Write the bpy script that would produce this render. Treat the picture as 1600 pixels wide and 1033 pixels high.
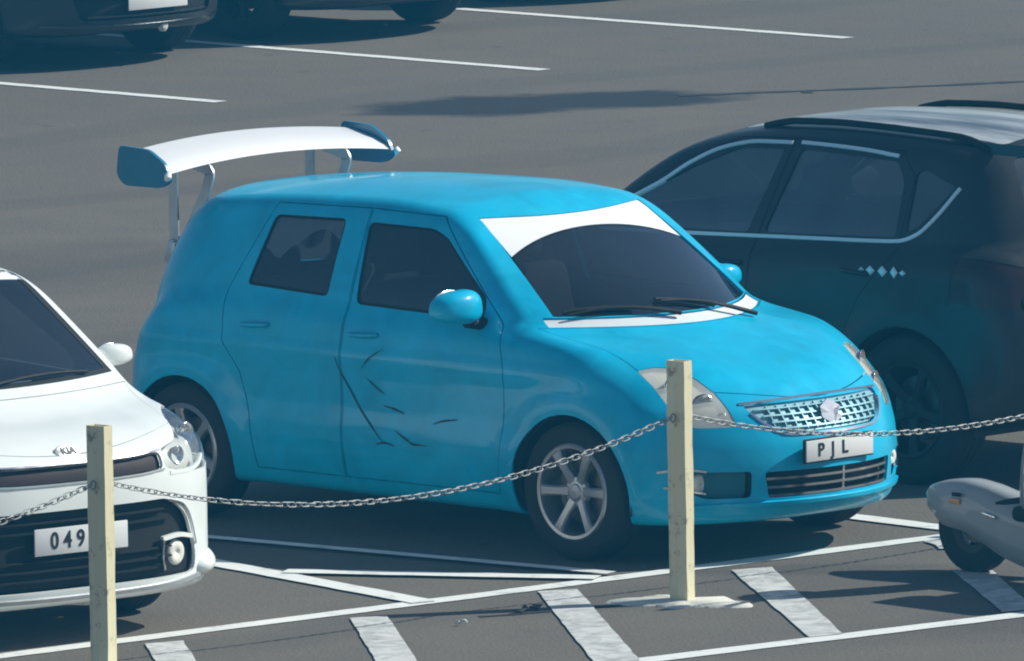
import bpy, bmesh, math, random
import numpy as np
from mathutils import Vector, Matrix

for o in list(bpy.data.objects):
    bpy.data.objects.remove(o)
SC = bpy.context.scene
COL = SC.collection
R = math.radians
rng = random.Random(7)

# ------------------------------------------------------------------ camera
cam_d = bpy.data.cameras.new('camera')
cam = bpy.data.objects.new('camera', cam_d)
COL.objects.link(cam)
CAM_POS = (36.6764, -37.9900, 6.9591)
YAW, PITCH, ROLL = 2.35420474, 0.11339990, -0.0165317843
dv = Vector((math.cos(YAW) * math.cos(PITCH), math.sin(YAW) * math.cos(PITCH), -math.sin(PITCH)))
rv = Vector((math.sin(YAW), -math.cos(YAW), 0))
uv = rv.cross(dv)
rr = rv * math.cos(ROLL) + uv * math.sin(ROLL)
uu = uv * math.cos(ROLL) - rv * math.sin(ROLL)
cam.matrix_world = Matrix(((rr.x, uu.x, -dv.x, CAM_POS[0]), (rr.y, uu.y, -dv.y, CAM_POS[1]),
                           (rr.z, uu.z, -dv.z, CAM_POS[2]), (0, 0, 0, 1)))
cam_d.sensor_width = 36.0
cam_d.lens = 19000.0 / 1600.0 * 36.0
cam_d.clip_start = 1.0
cam_d.clip_end = 1500.0
SC.camera = cam

# ------------------------------------------------------------------ sky, sun, exposure
SUN_EL = 38.0
sun_h = Vector((0.54, 0.84)).normalized()
world = bpy.data.worlds.new('World')
SC.world = world
world.use_nodes = True
wn = world.node_tree
wn.nodes.clear()
sky = wn.nodes.new('ShaderNodeTexSky')
sky.sky_type = 'NISHITA'
sky.sun_disc = False
sky.sun_elevation = R(SUN_EL)
sky.sun_rotation = math.atan2(sun_h.x, sun_h.y)
sky.air_density = 1.0
sky.dust_density = 0.8
sky.ozone_density = 2.0
bgn = wn.nodes.new('ShaderNodeBackground')
bgn.inputs['Strength'].default_value = 0.078
won = wn.nodes.new('ShaderNodeOutputWorld')
wn.links.new(sky.outputs[0], bgn.inputs[0])
wn.links.new(bgn.outputs[0], won.inputs[0])
sun_d = bpy.data.lights.new('sun', 'SUN')
sun_d.energy = 5.0
sun_d.angle = R(0.53)
sun_d.color = (1.0, 0.985, 0.905)
sun = bpy.data.objects.new('sun', sun_d)
COL.objects.link(sun)
sv = Vector((sun_h.x * math.cos(R(SUN_EL)), sun_h.y * math.cos(R(SUN_EL)), math.sin(R(SUN_EL))))
sun.rotation_euler = sv.to_track_quat('Z', 'Y').to_euler()
sun.location = (10, 14, 20)
VS = SC.view_settings
VS.view_transform = 'Standard'
VS.look = 'None'
VS.exposure = 0.12
VS.gamma = 1.0
VS.use_curve_mapping = False
SC.render.engine = 'CYCLES'
SC.cycles.volume_bounces = 0
SC.cycles.transparent_max_bounces = 12
SC.cycles.filter_width = 2.0


# ------------------------------------------------------------------ materials
def new_mat(name):
    m = bpy.data.materials.new(name)
    m.use_nodes = True
    nt = m.node_tree
    return m, nt, nt.nodes['Principled BSDF']


def N(nt, typ, **kw):
    n = nt.nodes.new(typ)
    for k, v in kw.items():
        setattr(n, k, v)
    return n


def L(nt, a, b):
    nt.links.new(a, b)


def math_n(nt, op, a, b=None, c=None, clamp=False):
    n = N(nt, 'ShaderNodeMath', operation=op)
    n.use_clamp = clamp
    for i, v in enumerate((a, b, c)):
        if v is None:
            continue
        if isinstance(v, (int, float)):
            n.inputs[i].default_value = v
        else:
            L(nt, v, n.inputs[i])
    return n.outputs[0]


def mix_c(nt, fac, a, b, typ='MIX'):
    n = N(nt, 'ShaderNodeMix', data_type='RGBA', blend_type=typ)
    for s, v in ((n.inputs[0], fac), (n.inputs[6], a), (n.inputs[7], b)):
        if isinstance(v, (int, float)):
            s.default_value = v
        elif isinstance(v, tuple):
            s.default_value = v if len(v) == 4 else (*v, 1)
        else:
            L(nt, v, s)
    return n.outputs[2]


def noise(nt, scale, detail=4.0, rough=0.55, vec=None, dist=0.0):
    n = N(nt, 'ShaderNodeTexNoise')
    n.inputs['Scale'].default_value = scale
    n.inputs['Detail'].default_value = detail
    n.inputs['Roughness'].default_value = rough
    n.inputs['Distortion'].default_value = dist
    if vec is not None:
        L(nt, vec, n.inputs['Vector'])
    return n.outputs['Fac']


def ramp(nt, fac, stops):
    n = N(nt, 'ShaderNodeValToRGB')
    e = n.color_ramp.elements
    while len(e) < len(stops):
        e.new(0.5)
    for i, (p, c) in enumerate(stops):
        e[i].position = p
        e[i].color = (c, c, c, 1) if isinstance(c, (int, float)) else (*c, 1)
    L(nt, fac, n.inputs[0])
    return n.outputs[0]


def obj_co(nt):
    return N(nt, 'ShaderNodeTexCoord').outputs['Object']


def world_co(nt):
    return N(nt, 'ShaderNodeNewGeometry').outputs['Position']


def bump(nt, p, h, strength, dist):
    b = N(nt, 'ShaderNodeBump')
    b.inputs['Strength'].default_value = strength
    b.inputs['Distance'].default_value = dist
    L(nt, h, b.inputs['Height'])
    L(nt, b.outputs[0], p.inputs['Normal'])


def simple(name, col, rough=0.5, metal=0.0, coat=0.0, var=0.12, scale=9.0, bmp=0.0, bscale=60.0, spec=0.5):
    """base colour with a little uneven wear"""
    m, nt, p = new_mat(name)
    co = obj_co(nt)
    f = noise(nt, scale, 5, 0.6, co)
    lo = tuple(c * (1 - var) for c in col)
    hi = tuple(min(1, c * (1 + var)) for c in col)
    L(nt, mix_c(nt, f, lo, hi), p.inputs['Base Color'])
    p.inputs['Metallic'].default_value = metal
    rf = math_n(nt, 'MULTIPLY_ADD', noise(nt, scale * 2.3, 4, 0.6, co), 0.16, rough - 0.08, clamp=True)
    L(nt, rf, p.inputs['Roughness'])
    p.inputs['Coat Weight'].default_value = coat
    p.inputs['Coat Roughness'].default_value = 0.06
    p.inputs['Specular IOR Level'].default_value = spec
    if bmp:
        bump(nt, p, noise(nt, bscale, 4, 0.6, co), bmp, 0.01)
    return m


def car_paint(name, col, rough=0.4, coat=0.6, coat_r=0.1, dust=0.1, dust_col=(0.3, 0.3, 0.28), mott=0.1, metal=0.0, bmp=0.0, spec=0.5):
    m, nt, p = new_mat(name)
    co = obj_co(nt)
    f = ramp(nt, noise(nt, 4.0, 6, 0.62, co, 0.6), [(0.3, 0.0), (0.7, 1.0)])
    base = mix_c(nt, f, tuple(c * (1 - mott) for c in col), tuple(min(1, c * (1 + mott)) for c in col))
    d = ramp(nt, noise(nt, 2.2, 8, 0.7, co, 0.9), [(0.42, 0.0), (0.75, 1.0)])
    base = mix_c(nt, math_n(nt, 'MULTIPLY', d, dust), base, dust_col)
    L(nt, base, p.inputs['Base Color'])
    p.inputs['Metallic'].default_value = metal
    p.inputs['Specular IOR Level'].default_value = spec
    L(nt, math_n(nt, 'MULTIPLY_ADD', f, 0.12, rough - 0.06), p.inputs['Roughness'])
    p.inputs['Coat Weight'].default_value = coat
    L(nt, math_n(nt, 'MULTIPLY_ADD', d, 0.15, coat_r), p.inputs['Coat Roughness'])
    if bmp:
        bump(nt, p, noise(nt, 5.0, 3, 0.5, co), bmp, 0.02)
    return m


def glass_mat(name, tint, refl=1.0, rough=0.02, dirt_sheen=0.06, dcol=(0.3, 0.32, 0.34)):
    m, nt, p = new_mat(name)
    nt.nodes.remove(p)
    out = [n for n in nt.nodes if n.type == 'OUTPUT_MATERIAL'][0]
    t = N(nt, 'ShaderNodeBsdfTransparent')
    t.inputs[0].default_value = (*tint, 1)
    g = N(nt, 'ShaderNodeBsdfGlossy')
    g.inputs['Roughness'].default_value = rough
    g.inputs['Color'].default_value = (0.9, 0.95, 1, 1)
    fr = N(nt, 'ShaderNodeFresnel')
    bf = N(nt, 'ShaderNodeNewGeometry').outputs['Backfacing']   # a thin pane reflects alike from both sides
    L(nt, math_n(nt, 'MULTIPLY_ADD', bf, 1 / 1.55 - 1.55, 1.55), fr.inputs['IOR'])
    sm = noise(nt, 3.0, 5, 0.6, obj_co(nt), 0.5)
    fac = math_n(nt, 'MULTIPLY', fr.outputs[0], refl, clamp=True)
    df = N(nt, 'ShaderNodeBsdfDiffuse')
    df.inputs[0].default_value = (*dcol, 1)
    mx0 = N(nt, 'ShaderNodeMixShader')
    L(nt, math_n(nt, 'MULTIPLY', sm, dirt_sheen), mx0.inputs[0])
    L(nt, t.outputs[0], mx0.inputs[1])
    L(nt, df.outputs[0], mx0.inputs[2])
    mx = N(nt, 'ShaderNodeMixShader')
    L(nt, fac, mx.inputs[0])
    L(nt, mx0.outputs[0], mx.inputs[1])
    L(nt, g.outputs[0], mx.inputs[2])
    L(nt, mx.outputs[0], out.inputs[0])
    return m


def asphalt_mat():
    m, nt, p = new_mat('asphalt')
    co = world_co(nt)
    big = noise(nt, 0.22, 6, 0.6, co, 0.4)
    mid = noise(nt, 1.6, 6, 0.62, co, 0.3)
    fine = noise(nt, 38.0, 4, 0.7, co)
    vor = N(nt, 'ShaderNodeTexVoronoi')
    vor.inputs['Scale'].default_value = 70.0
    L(nt, co, vor.inputs['Vector'])
    c = ramp(nt, big, [(0.3, (0.112, 0.094, 0.071)), (0.7, (0.148, 0.125, 0.094))])
    c = mix_c(nt, ramp(nt, mid, [(0.35, 0.0), (0.72, 0.5)]), c, (0.078, 0.077, 0.076))
    c = mix_c(nt, ramp(nt, fine, [(0.3, 0.0), (0.72, 0.5)]), c, (0.18, 0.175, 0.16))
    st = ramp(nt, noise(nt, 120.0, 2, 0.5, co), [(0.70, 0.0), (0.76, 1.0)])
    c = mix_c(nt, math_n(nt, 'MULTIPLY', st, 0.5), c, (0.32, 0.31, 0.29))
    oil = ramp(nt, noise(nt, 3.2, 3, 0.5, co, 1.2), [(0.68, 0.0), (0.74, 1.0)])
    c = mix_c(nt, math_n(nt, 'MULTIPLY', oil, 0.4), c, (0.045, 0.045, 0.045))
    wv = N(nt, 'ShaderNodeTexWave')
    wv.inputs['Scale'].default_value = 0.11
    wv.inputs['Distortion'].default_value = 5.0
    wv.inputs['Detail'].default_value = 3.0
    L(nt, co, wv.inputs['Vector'])
    tm = ramp(nt, wv.outputs['Fac'], [(0.86, 0.0), (0.97, 1.0)])
    c = mix_c(nt, math_n(nt, 'MULTIPLY', tm, 0.22), c, (0.06, 0.06, 0.06))
    sep = N(nt, 'ShaderNodeSeparateXYZ')
    L(nt, co, sep.inputs[0])
    X, Y = sep.outputs[0], sep.outputs[1]

    def blot(cx, cy, ang, rx, ry, amt, soft=0.5, ns=1.4, nd=0.5):
        nonlocal c
        ca, sa = math.cos(ang), math.sin(ang)
        dx = math_n(nt, 'SUBTRACT', X, cx)
        dy = math_n(nt, 'SUBTRACT', Y, cy)
        u = math_n(nt, 'ADD', math_n(nt, 'MULTIPLY', dx, ca / rx), math_n(nt, 'MULTIPLY', dy, sa / rx))
        v = math_n(nt, 'ADD', math_n(nt, 'MULTIPLY', dx, -sa / ry), math_n(nt, 'MULTIPLY', dy, ca / ry))
        d = math_n(nt, 'SQRT', math_n(nt, 'ADD', math_n(nt, 'MULTIPLY', u, u), math_n(nt, 'MULTIPLY', v, v)))
        d = math_n(nt, 'ADD', d, math_n(nt, 'MULTIPLY_ADD', noise(nt, ns, 5, 0.65, co), 2 * nd, -nd))
        f = math_n(nt, 'MULTIPLY_ADD', d, -1 / soft, 1 / soft + 0.0, clamp=True)
        c = mix_c(nt, math_n(nt, 'MULTIPLY', f, amt), c, (0.022, 0.026, 0.032))
    # wet streaks left on the aisle and dark patches near the island
    ang = math.atan2(1.45, 0.8)
    blot(-15.0, 13.75, ang, 0.85, 0.72, 1.0, 0.35)
    blot(-14.6, 14.45, ang, 0.8, 0.66, 1.0, 0.35)
    blot(-15.0, 13.35, ang, 0.7, 0.22, 0.7)
    blot(0.95, -0.42, math.atan2(1, 0.9), 0.75, 0.22, 0.35, nd=0.35, ns=2.5)
    blot(-6.0, 3.0, 0.5, 2.5, 1.2, 0.22)
    blot(2.9, -0.9, 1.2, 1.2, 0.5, 0.25)
    blot(-10.0, 6.5, 0.9, 3.2, 1.6, 0.18)
    L(nt, c, p.inputs['Base Color'])
    p.inputs['Roughness'].default_value = 0.88
    p.inputs['Specular IOR Level'].default_value = 0.3
    h = math_n(nt, 'ADD', math_n(nt, 'MULTIPLY', vor.outputs['Distance'], 0.7), fine)
    bump(nt, p, h, 0.5, 0.006)
    return m


def line_paint(name='line_paint', lo=0.30, hi=0.46, amt=0.45, dim=1.0):
    m, nt, p = new_mat(name)
    co = world_co(nt)
    worn = ramp(nt, noise(nt, 9.0, 7, 0.72, co, 0.4), [(lo, 1.0), (hi, 0.0)])
    grime = noise(nt, 2.0, 5, 0.6, co)
    c = mix_c(nt, grime, tuple(v * dim for v in (0.68, 0.70, 0.67)), tuple(v * dim for v in (0.86, 0.87, 0.83)))
    c = mix_c(nt, math_n(nt, 'MULTIPLY', worn, amt), c, (0.15, 0.15, 0.145))
    L(nt, c, p.inputs['Base Color'])
    p.inputs['Roughness'].default_value = 0.75
    bump(nt, p, noise(nt, 45.0, 4, 0.7, co), 0.3, 0.004)
    return m


def post_paint():
    m, nt, p = new_mat('post_paint')
    co = obj_co(nt)
    streak = N(nt, 'ShaderNodeMapping')
    streak.inputs['Scale'].default_value = (30, 30, 2.2)
    L(nt, co, streak.inputs[0])
    f = noise(nt, 1.0, 5, 0.6, streak.outputs[0])
    c = mix_c(nt, f, (0.62, 0.56, 0.32), (0.88, 0.82, 0.58))
    rust = ramp(nt, noise(nt, 16.0, 6, 0.7, co), [(0.55, 0.0), (0.68, 1.0)])
    c = mix_c(nt, math_n(nt, 'MULTIPLY', rust, 0.7), c, (0.15, 0.12, 0.075))
    L(nt, c, p.inputs['Base Color'])
    p.inputs['Roughness'].default_value = 0.6
    bump(nt, p, noise(nt, 50.0, 4, 0.6, co), 0.25, 0.004)
    return m


M = {}
M['asphalt'] = asphalt_mat()
M['line'] = line_paint()
M['stripe'] = line_paint('worn_stripe_paint', 0.36, 0.58, 0.6, 0.82)
M['post'] = post_paint()
M['swift'] = car_paint('teal_paint', (0.0, 0.425, 0.67), rough=0.42, coat=0.55, coat_r=0.08, dust=0.3,
                       dust_col=(0.05, 0.54, 0.74), mott=0.16, bmp=0.06, spec=0.15)
M['white'] = car_paint('white_paint', (0.82, 0.86, 0.83), rough=0.35, coat=0.7, coat_r=0.06, dust=0.06, dust_col=(0.6, 0.6, 0.57), mott=0.03)
M['black'] = car_paint('black_paint', (0.008, 0.010, 0.013), rough=0.5, coat=0.4, coat_r=0.16, dust=0.05, dust_col=(0.08, 0.08, 0.08), mott=0.05)
M['navy'] = car_paint('navy_paint', (0.006, 0.010, 0.018), rough=0.3, coat=0.8, coat_r=0.06, dust=0.05, dust_col=(0.07, 0.07, 0.07), mott=0.05)
M['lining'] = simple('dark_lining', (0.018, 0.018, 0.02), 0.85)
M['seat'] = simple('seat_fabric', (0.045, 0.045, 0.05), 0.9, bmp=0.3)
M['dash'] = simple('dashboard_plastic', (0.03, 0.03, 0.033), 0.7, bmp=0.2)
M['trim'] = simple('black_trim', (0.012, 0.013, 0.014), 0.65, spec=0.25)
M['rubber'] = simple('tyre_rubber', (0.017, 0.017, 0.018), 0.85, bmp=0.3, bscale=90)
M['alloy'] = simple('alloy', (0.42, 0.43, 0.45), 0.36, metal=0.75)
M['chrome'] = simple('chrome', (0.75, 0.77, 0.78), 0.16, metal=1.0, var=0.05)
M['bright'] = simple('bright_trim', (0.90, 0.92, 0.92), 0.3, metal=0.25, var=0.04)
M['alu'] = simple('brushed_aluminium', (0.55, 0.57, 0.58), 0.45, metal=0.7, var=0.25, scale=14)
M['brake'] = simple('brake_disc', (0.16, 0.15, 0.14), 0.5, metal=0.8)
M['plate'] = simple('plate_white', (0.72, 0.73, 0.72), 0.45, var=0.05)
M['ink'] = simple('plate_ink', (0.012, 0.012, 0.014), 0.5)
M['strip'] = simple('sun_strip_white', (0.84, 0.85, 0.85), 0.4, var=0.04, coat=0.3)
M['wingwhite'] = simple('wing_white', (0.86, 0.86, 0.85), 0.35, var=0.04, coat=0.5)
M['lens'] = glass_mat('lamp_lens', (0.92, 0.93, 0.93), 1.2, 0.02, 0.75, (0.88, 0.86, 0.76))
M['lensclear'] = glass_mat('clear_lamp_lens', (0.88, 0.9, 0.92), 1.3, 0.02, 0.15)
M['tint'] = glass_mat('tinted_glass', (0.34, 0.38, 0.41), 1.4)
M['dtint'] = glass_mat('dark_tinted_glass', (0.22, 0.25, 0.27), 2.2, 0.02, 0.34)  # pale diffuse film raised here to stand in for reflections on the panes
M['screen'] = glass_mat('windscreen_glass', (0.36, 0.40, 0.43), 1.4)
M['reflector'] = simple('lamp_reflector', (0.86, 0.83, 0.73), 0.35, metal=0.1, var=0.2, scale=16)
M['amber'] = simple('amber_lens', (0.75, 0.32, 0.05), 0.25, coat=0.8)
M['red'] = simple('red_lens', (0.30, 0.02, 0.015), 0.2, coat=1.0)
M['grille'] = simple('grille_mesh', (0.17, 0.36, 0.42), 0.45, metal=0.2, var=0.25, scale=30)
M['pipe'] = simple('galvanised', (0.34, 0.35, 0.34), 0.6, metal=0.5, var=0.4, scale=40)
M['scoot'] = simple('grey_scooter_paint', (0.36, 0.39, 0.39), 0.4, coat=0.5, var=0.08)
M['paper'] = simple('paper_white', (0.72, 0.74, 0.73), 0.8)
M['scratch'] = simple('scratch_dark', (0.004, 0.05, 0.085), 0.7)
M['leaf'] = simple('dry_leaf', (0.045, 0.04, 0.03), 0.9)
M['concrete'] = simple('white_pad', (0.62, 0.61, 0.54), 0.85, var=0.2, scale=20, bmp=0.4, bscale=50)


# ------------------------------------------------------------------ object helpers
def link(name, me, mat=None, parent=None, kind=None):
    o = bpy.data.objects.new(name, me)
    COL.objects.link(o)
    if me is not None and mat is not None and not me.materials:
        me.materials.append(mat)
    if parent is not None:
        o.parent = parent
    if kind:
        o['kind'] = kind
    return o


def tag(o, label, cat, group=None):
    o['label'] = label
    o['category'] = cat
    if group:
        o['group'] = group
    return o


def empty(name, loc=(0, 0, 0), rz=0.0):
    o = bpy.data.objects.new(name, None)
    o.empty_display_size = 0.3
    COL.objects.link(o)
    o.location = loc
    o.rotation_euler = (0, 0, rz)
    return o


def pydata(name, V, F, smooth=True, angle=None):
    me = bpy.data.meshes.new(name)
    me.from_pydata([tuple(v) for v in V], [], [tuple(f) for f in F])
    if smooth:
        me.shade_smooth()
        if angle:
            me.set_sharp_from_angle(angle=R(angle))
    me.update()
    return me


def fin(bm, name, angle=35, smooth=True):
    bmesh.ops.recalc_face_normals(bm, faces=bm.faces)
    me = bpy.data.meshes.new(name)
    bm.to_mesh(me)
    bm.free()
    if smooth:
        me.shade_smooth()
        me.set_sharp_from_angle(angle=R(angle))
    return me


def bm_box(bm, c, s, bev=0.0, seg=2, rot=None):
    r = bmesh.ops.create_cube(bm, size=1.0)
    vs = r['verts']
    for v in vs:
        v.co = Vector((v.co.x * s[0], v.co.y * s[1], v.co.z * s[2]))
    if bev > 0:
        es = list({e for v in vs for e in v.link_edges})
        rb = bmesh.ops.bevel(bm, geom=es, offset=bev, segments=seg, affect='EDGES', profile=0.5)
        vs = list({v for f in rb['faces'] for v in f.verts} | {v for v in vs if v.is_valid})
    mt = Matrix.Translation(c)
    if rot is not None:
        mt = mt @ rot
    bmesh.ops.transform(bm, matrix=mt, verts=vs)
    return vs


def rbox(name, c, s, bev, mat, parent, rot=None, seg=2):
    bm = bmesh.new()
    bm_box(bm, c, s, bev, seg, rot)
    return link(name, fin(bm, name), mat, parent)


def tube(bm, pts, rad, seg=8, closed=False, cap=True):
    pts = [Vector(p) for p in pts]
    n = len(pts)
    rads = rad if isinstance(rad, (list, tuple)) else [rad] * n
    rings = []
    up = None
    for i, p in enumerate(pts):
        if closed:
            t = (pts[(i + 1) % n] - pts[i - 1]).normalized()
        else:
            t = (pts[min(i + 1, n - 1)] - pts[max(i - 1, 0)]).normalized()
        if up is None:
            up = Vector((0, 0, 1)) if abs(t.z) < 0.9 else Vector((1, 0, 0))
        s = t.cross(up).normalized()
        up = s.cross(t).normalized()
        rings.append([bm.verts.new(p + (s * math.cos(a) + up * math.sin(a)) * rads[i]) for a in
                      [2 * math.pi * k / seg for k in range(seg)]])
    m = n if closed else n - 1
    for i in range(m):
        a, b = rings[i], rings[(i + 1) % n]
        for k in range(seg):
            bm.faces.new((a[k], a[(k + 1) % seg], b[(k + 1) % seg], b[k]))
    if cap and not closed:
        bm.faces.new(rings[0][::-1])
        bm.faces.new(rings[-1])


def lathe(prof, seg=48, axis='y'):
    """profile (r, t) turned about the y axis; closed loop"""
    V, F = [], []
    n = len(prof)
    for k in range(seg):
        a = 2 * math.pi * k / seg
        for r, t in prof:
            V.append((r * math.cos(a), t, r * math.sin(a)))
    for k in range(seg):
        for i in range(n):
            j = (i + 1) % n
            F.append((k * n + i, k * n + j, ((k + 1) % seg) * n + j, ((k + 1) % seg) * n + i))
    return V, F


def prism_mesh(poly, plane, lo, hi, ang=0.0):
    """closed prism. plane xz: extrude y, yz: extrude x, xy: extrude z,
    oz: vertical plane whose horizontal axis is at angle ang, extruded along its normal"""
    def P(a, b, t):
        if plane == 'xz':
            return (a, t, b)
        if plane == 'yz':
            return (t, a, b)
        if plane == 'xy':
            return (a, b, t)
        ca, sa = math.cos(ang), math.sin(ang)
        return (a * ca + t * sa, a * sa - t * ca, b)
    n = len(poly)
    bm = bmesh.new()
    A = [bm.verts.new(P(a, b, lo)) for a, b in poly]
    B = [bm.verts.new(P(a, b, hi)) for a, b in poly]
    for i in range(n):
        j = (i + 1) % n
        bm.faces.new((A[i], A[j], B[j], B[i]))
    fa = bm.faces.new(A[::-1])
    fb = bm.faces.new(B)
    bmesh.ops.triangulate(bm, faces=[fa, fb])
    bmesh.ops.recalc_face_normals(bm, faces=bm.faces)
    me = bpy.data.meshes.new('prism')
    bm.to_mesh(me)
    bm.free()
    return me


def area2(p):
    return sum(p[i][0] * p[(i + 1) % len(p)][1] - p[(i + 1) % len(p)][0] * p[i][1] for i in range(len(p))) / 2


def shrink(poly, d):
    if area2(poly) < 0:
        poly = poly[::-1]
    n = len(poly)
    out = []
    for i in range(n):
        a, b, c = Vector(poly[i - 1]), Vector(poly[i]), Vector(poly[(i + 1) % n])
        e1, e2 = (b - a).normalized(), (c - b).normalized()
        n1, n2 = Vector((-e1.y, e1.x)), Vector((-e2.y, e2.x))
        den = max(0.35, 1 + n1.dot(n2))
        out.append(tuple(b + (n1 + n2) * (d / den)))
    return out


def rounded(poly, r, k=5):
    n = len(poly)
    out = []
    for i in range(n):
        a, b, c = Vector(poly[i - 1]), Vector(poly[i]), Vector(poly[(i + 1) % n])
        q = min(r, (a - b).length * 0.45, (c - b).length * 0.45)
        p1 = b + (a - b).normalized() * q
        p2 = b + (c - b).normalized() * q
        for s in range(k + 1):
            t = s / k
            out.append(tuple(p1 * (1 - t) ** 2 + b * 2 * t * (1 - t) + p2 * t * t))
    return out


# ------------------------------------------------------------------ smooth car bodies from distance fields
def pchip(pts):
    xs = np.array([p[0] for p in pts], float)
    ys = np.array([p[1] for p in pts], float)
    if xs[0] > xs[-1]:
        xs, ys = xs[::-1], ys[::-1]
    h = np.diff(xs)
    dl = np.diff(ys) / h
    d = np.zeros_like(ys)
    for i in range(1, len(xs) - 1):
        if dl[i - 1] * dl[i] > 0:
            w1, w2 = 2 * h[i] + h[i - 1], h[i] + 2 * h[i - 1]
            d[i] = (w1 + w2) / (w1 / dl[i - 1] + w2 / dl[i])
    d[0], d[-1] = dl[0], dl[-1]

    def f(x):
        xc = np.clip(x, xs[0], xs[-1])
        i = np.clip(np.searchsorted(xs, xc, side='right') - 1, 0, len(xs) - 2)
        t = (xc - xs[i]) / h[i]
        t2, t3 = t * t, t * t * t
        return ((2 * t3 - 3 * t2 + 1) * ys[i] + (t3 - 2 * t2 + t) * h[i] * d[i] +
                (-2 * t3 + 3 * t2) * ys[i + 1] + (t3 - t2) * h[i] * d[i + 1])
    return f


def smax(a, b, k):
    h = np.clip(0.5 + 0.5 * (a - b) / k, 0, 1)
    return b + (a - b) * h + k * h * (1 - h)


def smin(a, b, k):
    return -smax(-a, -b, k)


def car_field(c):
    W, S = pchip(c['w']), pchip(c['side'])
    ZT, ZB = pchip(c['ztop']), pchip(c['zbot'])
    XF, XR = pchip(c['xf']), pchip(c['xr'])
    WG, GT = pchip(c['wg']), pchip(c['wgx'])
    ZR, XH = pchip(c['roof']), pchip(c['hatch'])
    cf, pf, cr, pr = c['plan']
    x0, sl, bw, tb = c['screen']
    ch, ph = c['hatchcurve']
    hubs = c['hubs']
    ks = c.get('k', (0.10, 0.10, 0.06, 0.07, 0.05, 0.12, 0.035))

    def f(P):
        x, y, z = P[..., 0], np.abs(P[..., 1]), P[..., 2]
        fl = 0.0
        for hx, hz, hr in hubs:
            r = np.sqrt((x - hx) ** 2 + (z - hz) ** 2)
            fl = fl + c['flare'] * np.exp(-((r - hr - 0.03) / 0.085) ** 2)
        w = W(x) + S(z) + fl
        side = y - w
        top = z - ZT(x) + c['crown'] * (y / 0.8) ** 2.4
        top = top * 0.95
        bot = ZB(x) - z
        yn = np.minimum(y / 0.8, 1.3)
        fr = (x - XF(z) + cf * yn ** pf)
        fr = fr / np.sqrt(1 + (cf * pf / 0.8 * yn ** (pf - 1)) ** 2)
        rr_ = (XR(z) + cr * yn ** pr - x)
        rr_ = rr_ / np.sqrt(1 + (cr * pr / 0.8 * yn ** (pr - 1)) ** 2)
        lo = smax(side, top, ks[0])
        lo = smax(lo, smax(fr, rr_, 0.02), ks[1])
        lo = smax(lo, bot, ks[2])
        if c.get('nose'):
            lo = c['nose'](lo, x, y, z)
        # greenhouse
        t = np.clip((z - c['belt']) / (c['rooftop'] - c['belt']), -0.3, 1)
        gs = (y - WG(z) - GT(x)) * 0.95
        ws = (x - x0 + bw * (y / 0.62) ** 2 * (1 - tb * np.maximum(t, 0)) + sl * (z - c['belt'])) / math.sqrt(1 + sl * sl)
        ro = z - ZR(x) + c['rcrown'] * (y / 0.55) ** 2.3
        yh = np.minimum(y / 0.7, 1.3)
        ha = (XH(z) + ch * yh ** ph - x)
        ha = ha / np.sqrt(1 + (ch * ph / 0.7 * yh ** (ph - 1)) ** 2) * 0.95
        g = smax(gs, ro, ks[3])
        g = smax(g, ws, ks[4])
        g = smax(g, ha, ks[5])
        g = smax(g, (c['belt'] - 0.25) - z, 0.02)
        return smin(lo, g, ks[6])
    return f


def grad(f, P, e=1e-3):
    g = np.empty_like(P)
    for a in range(3):
        d = np.zeros(3)
        d[a] = e
        g[:, a] = (f(P + d) - f(P - d)) / (2 * e)
    return g


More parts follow.
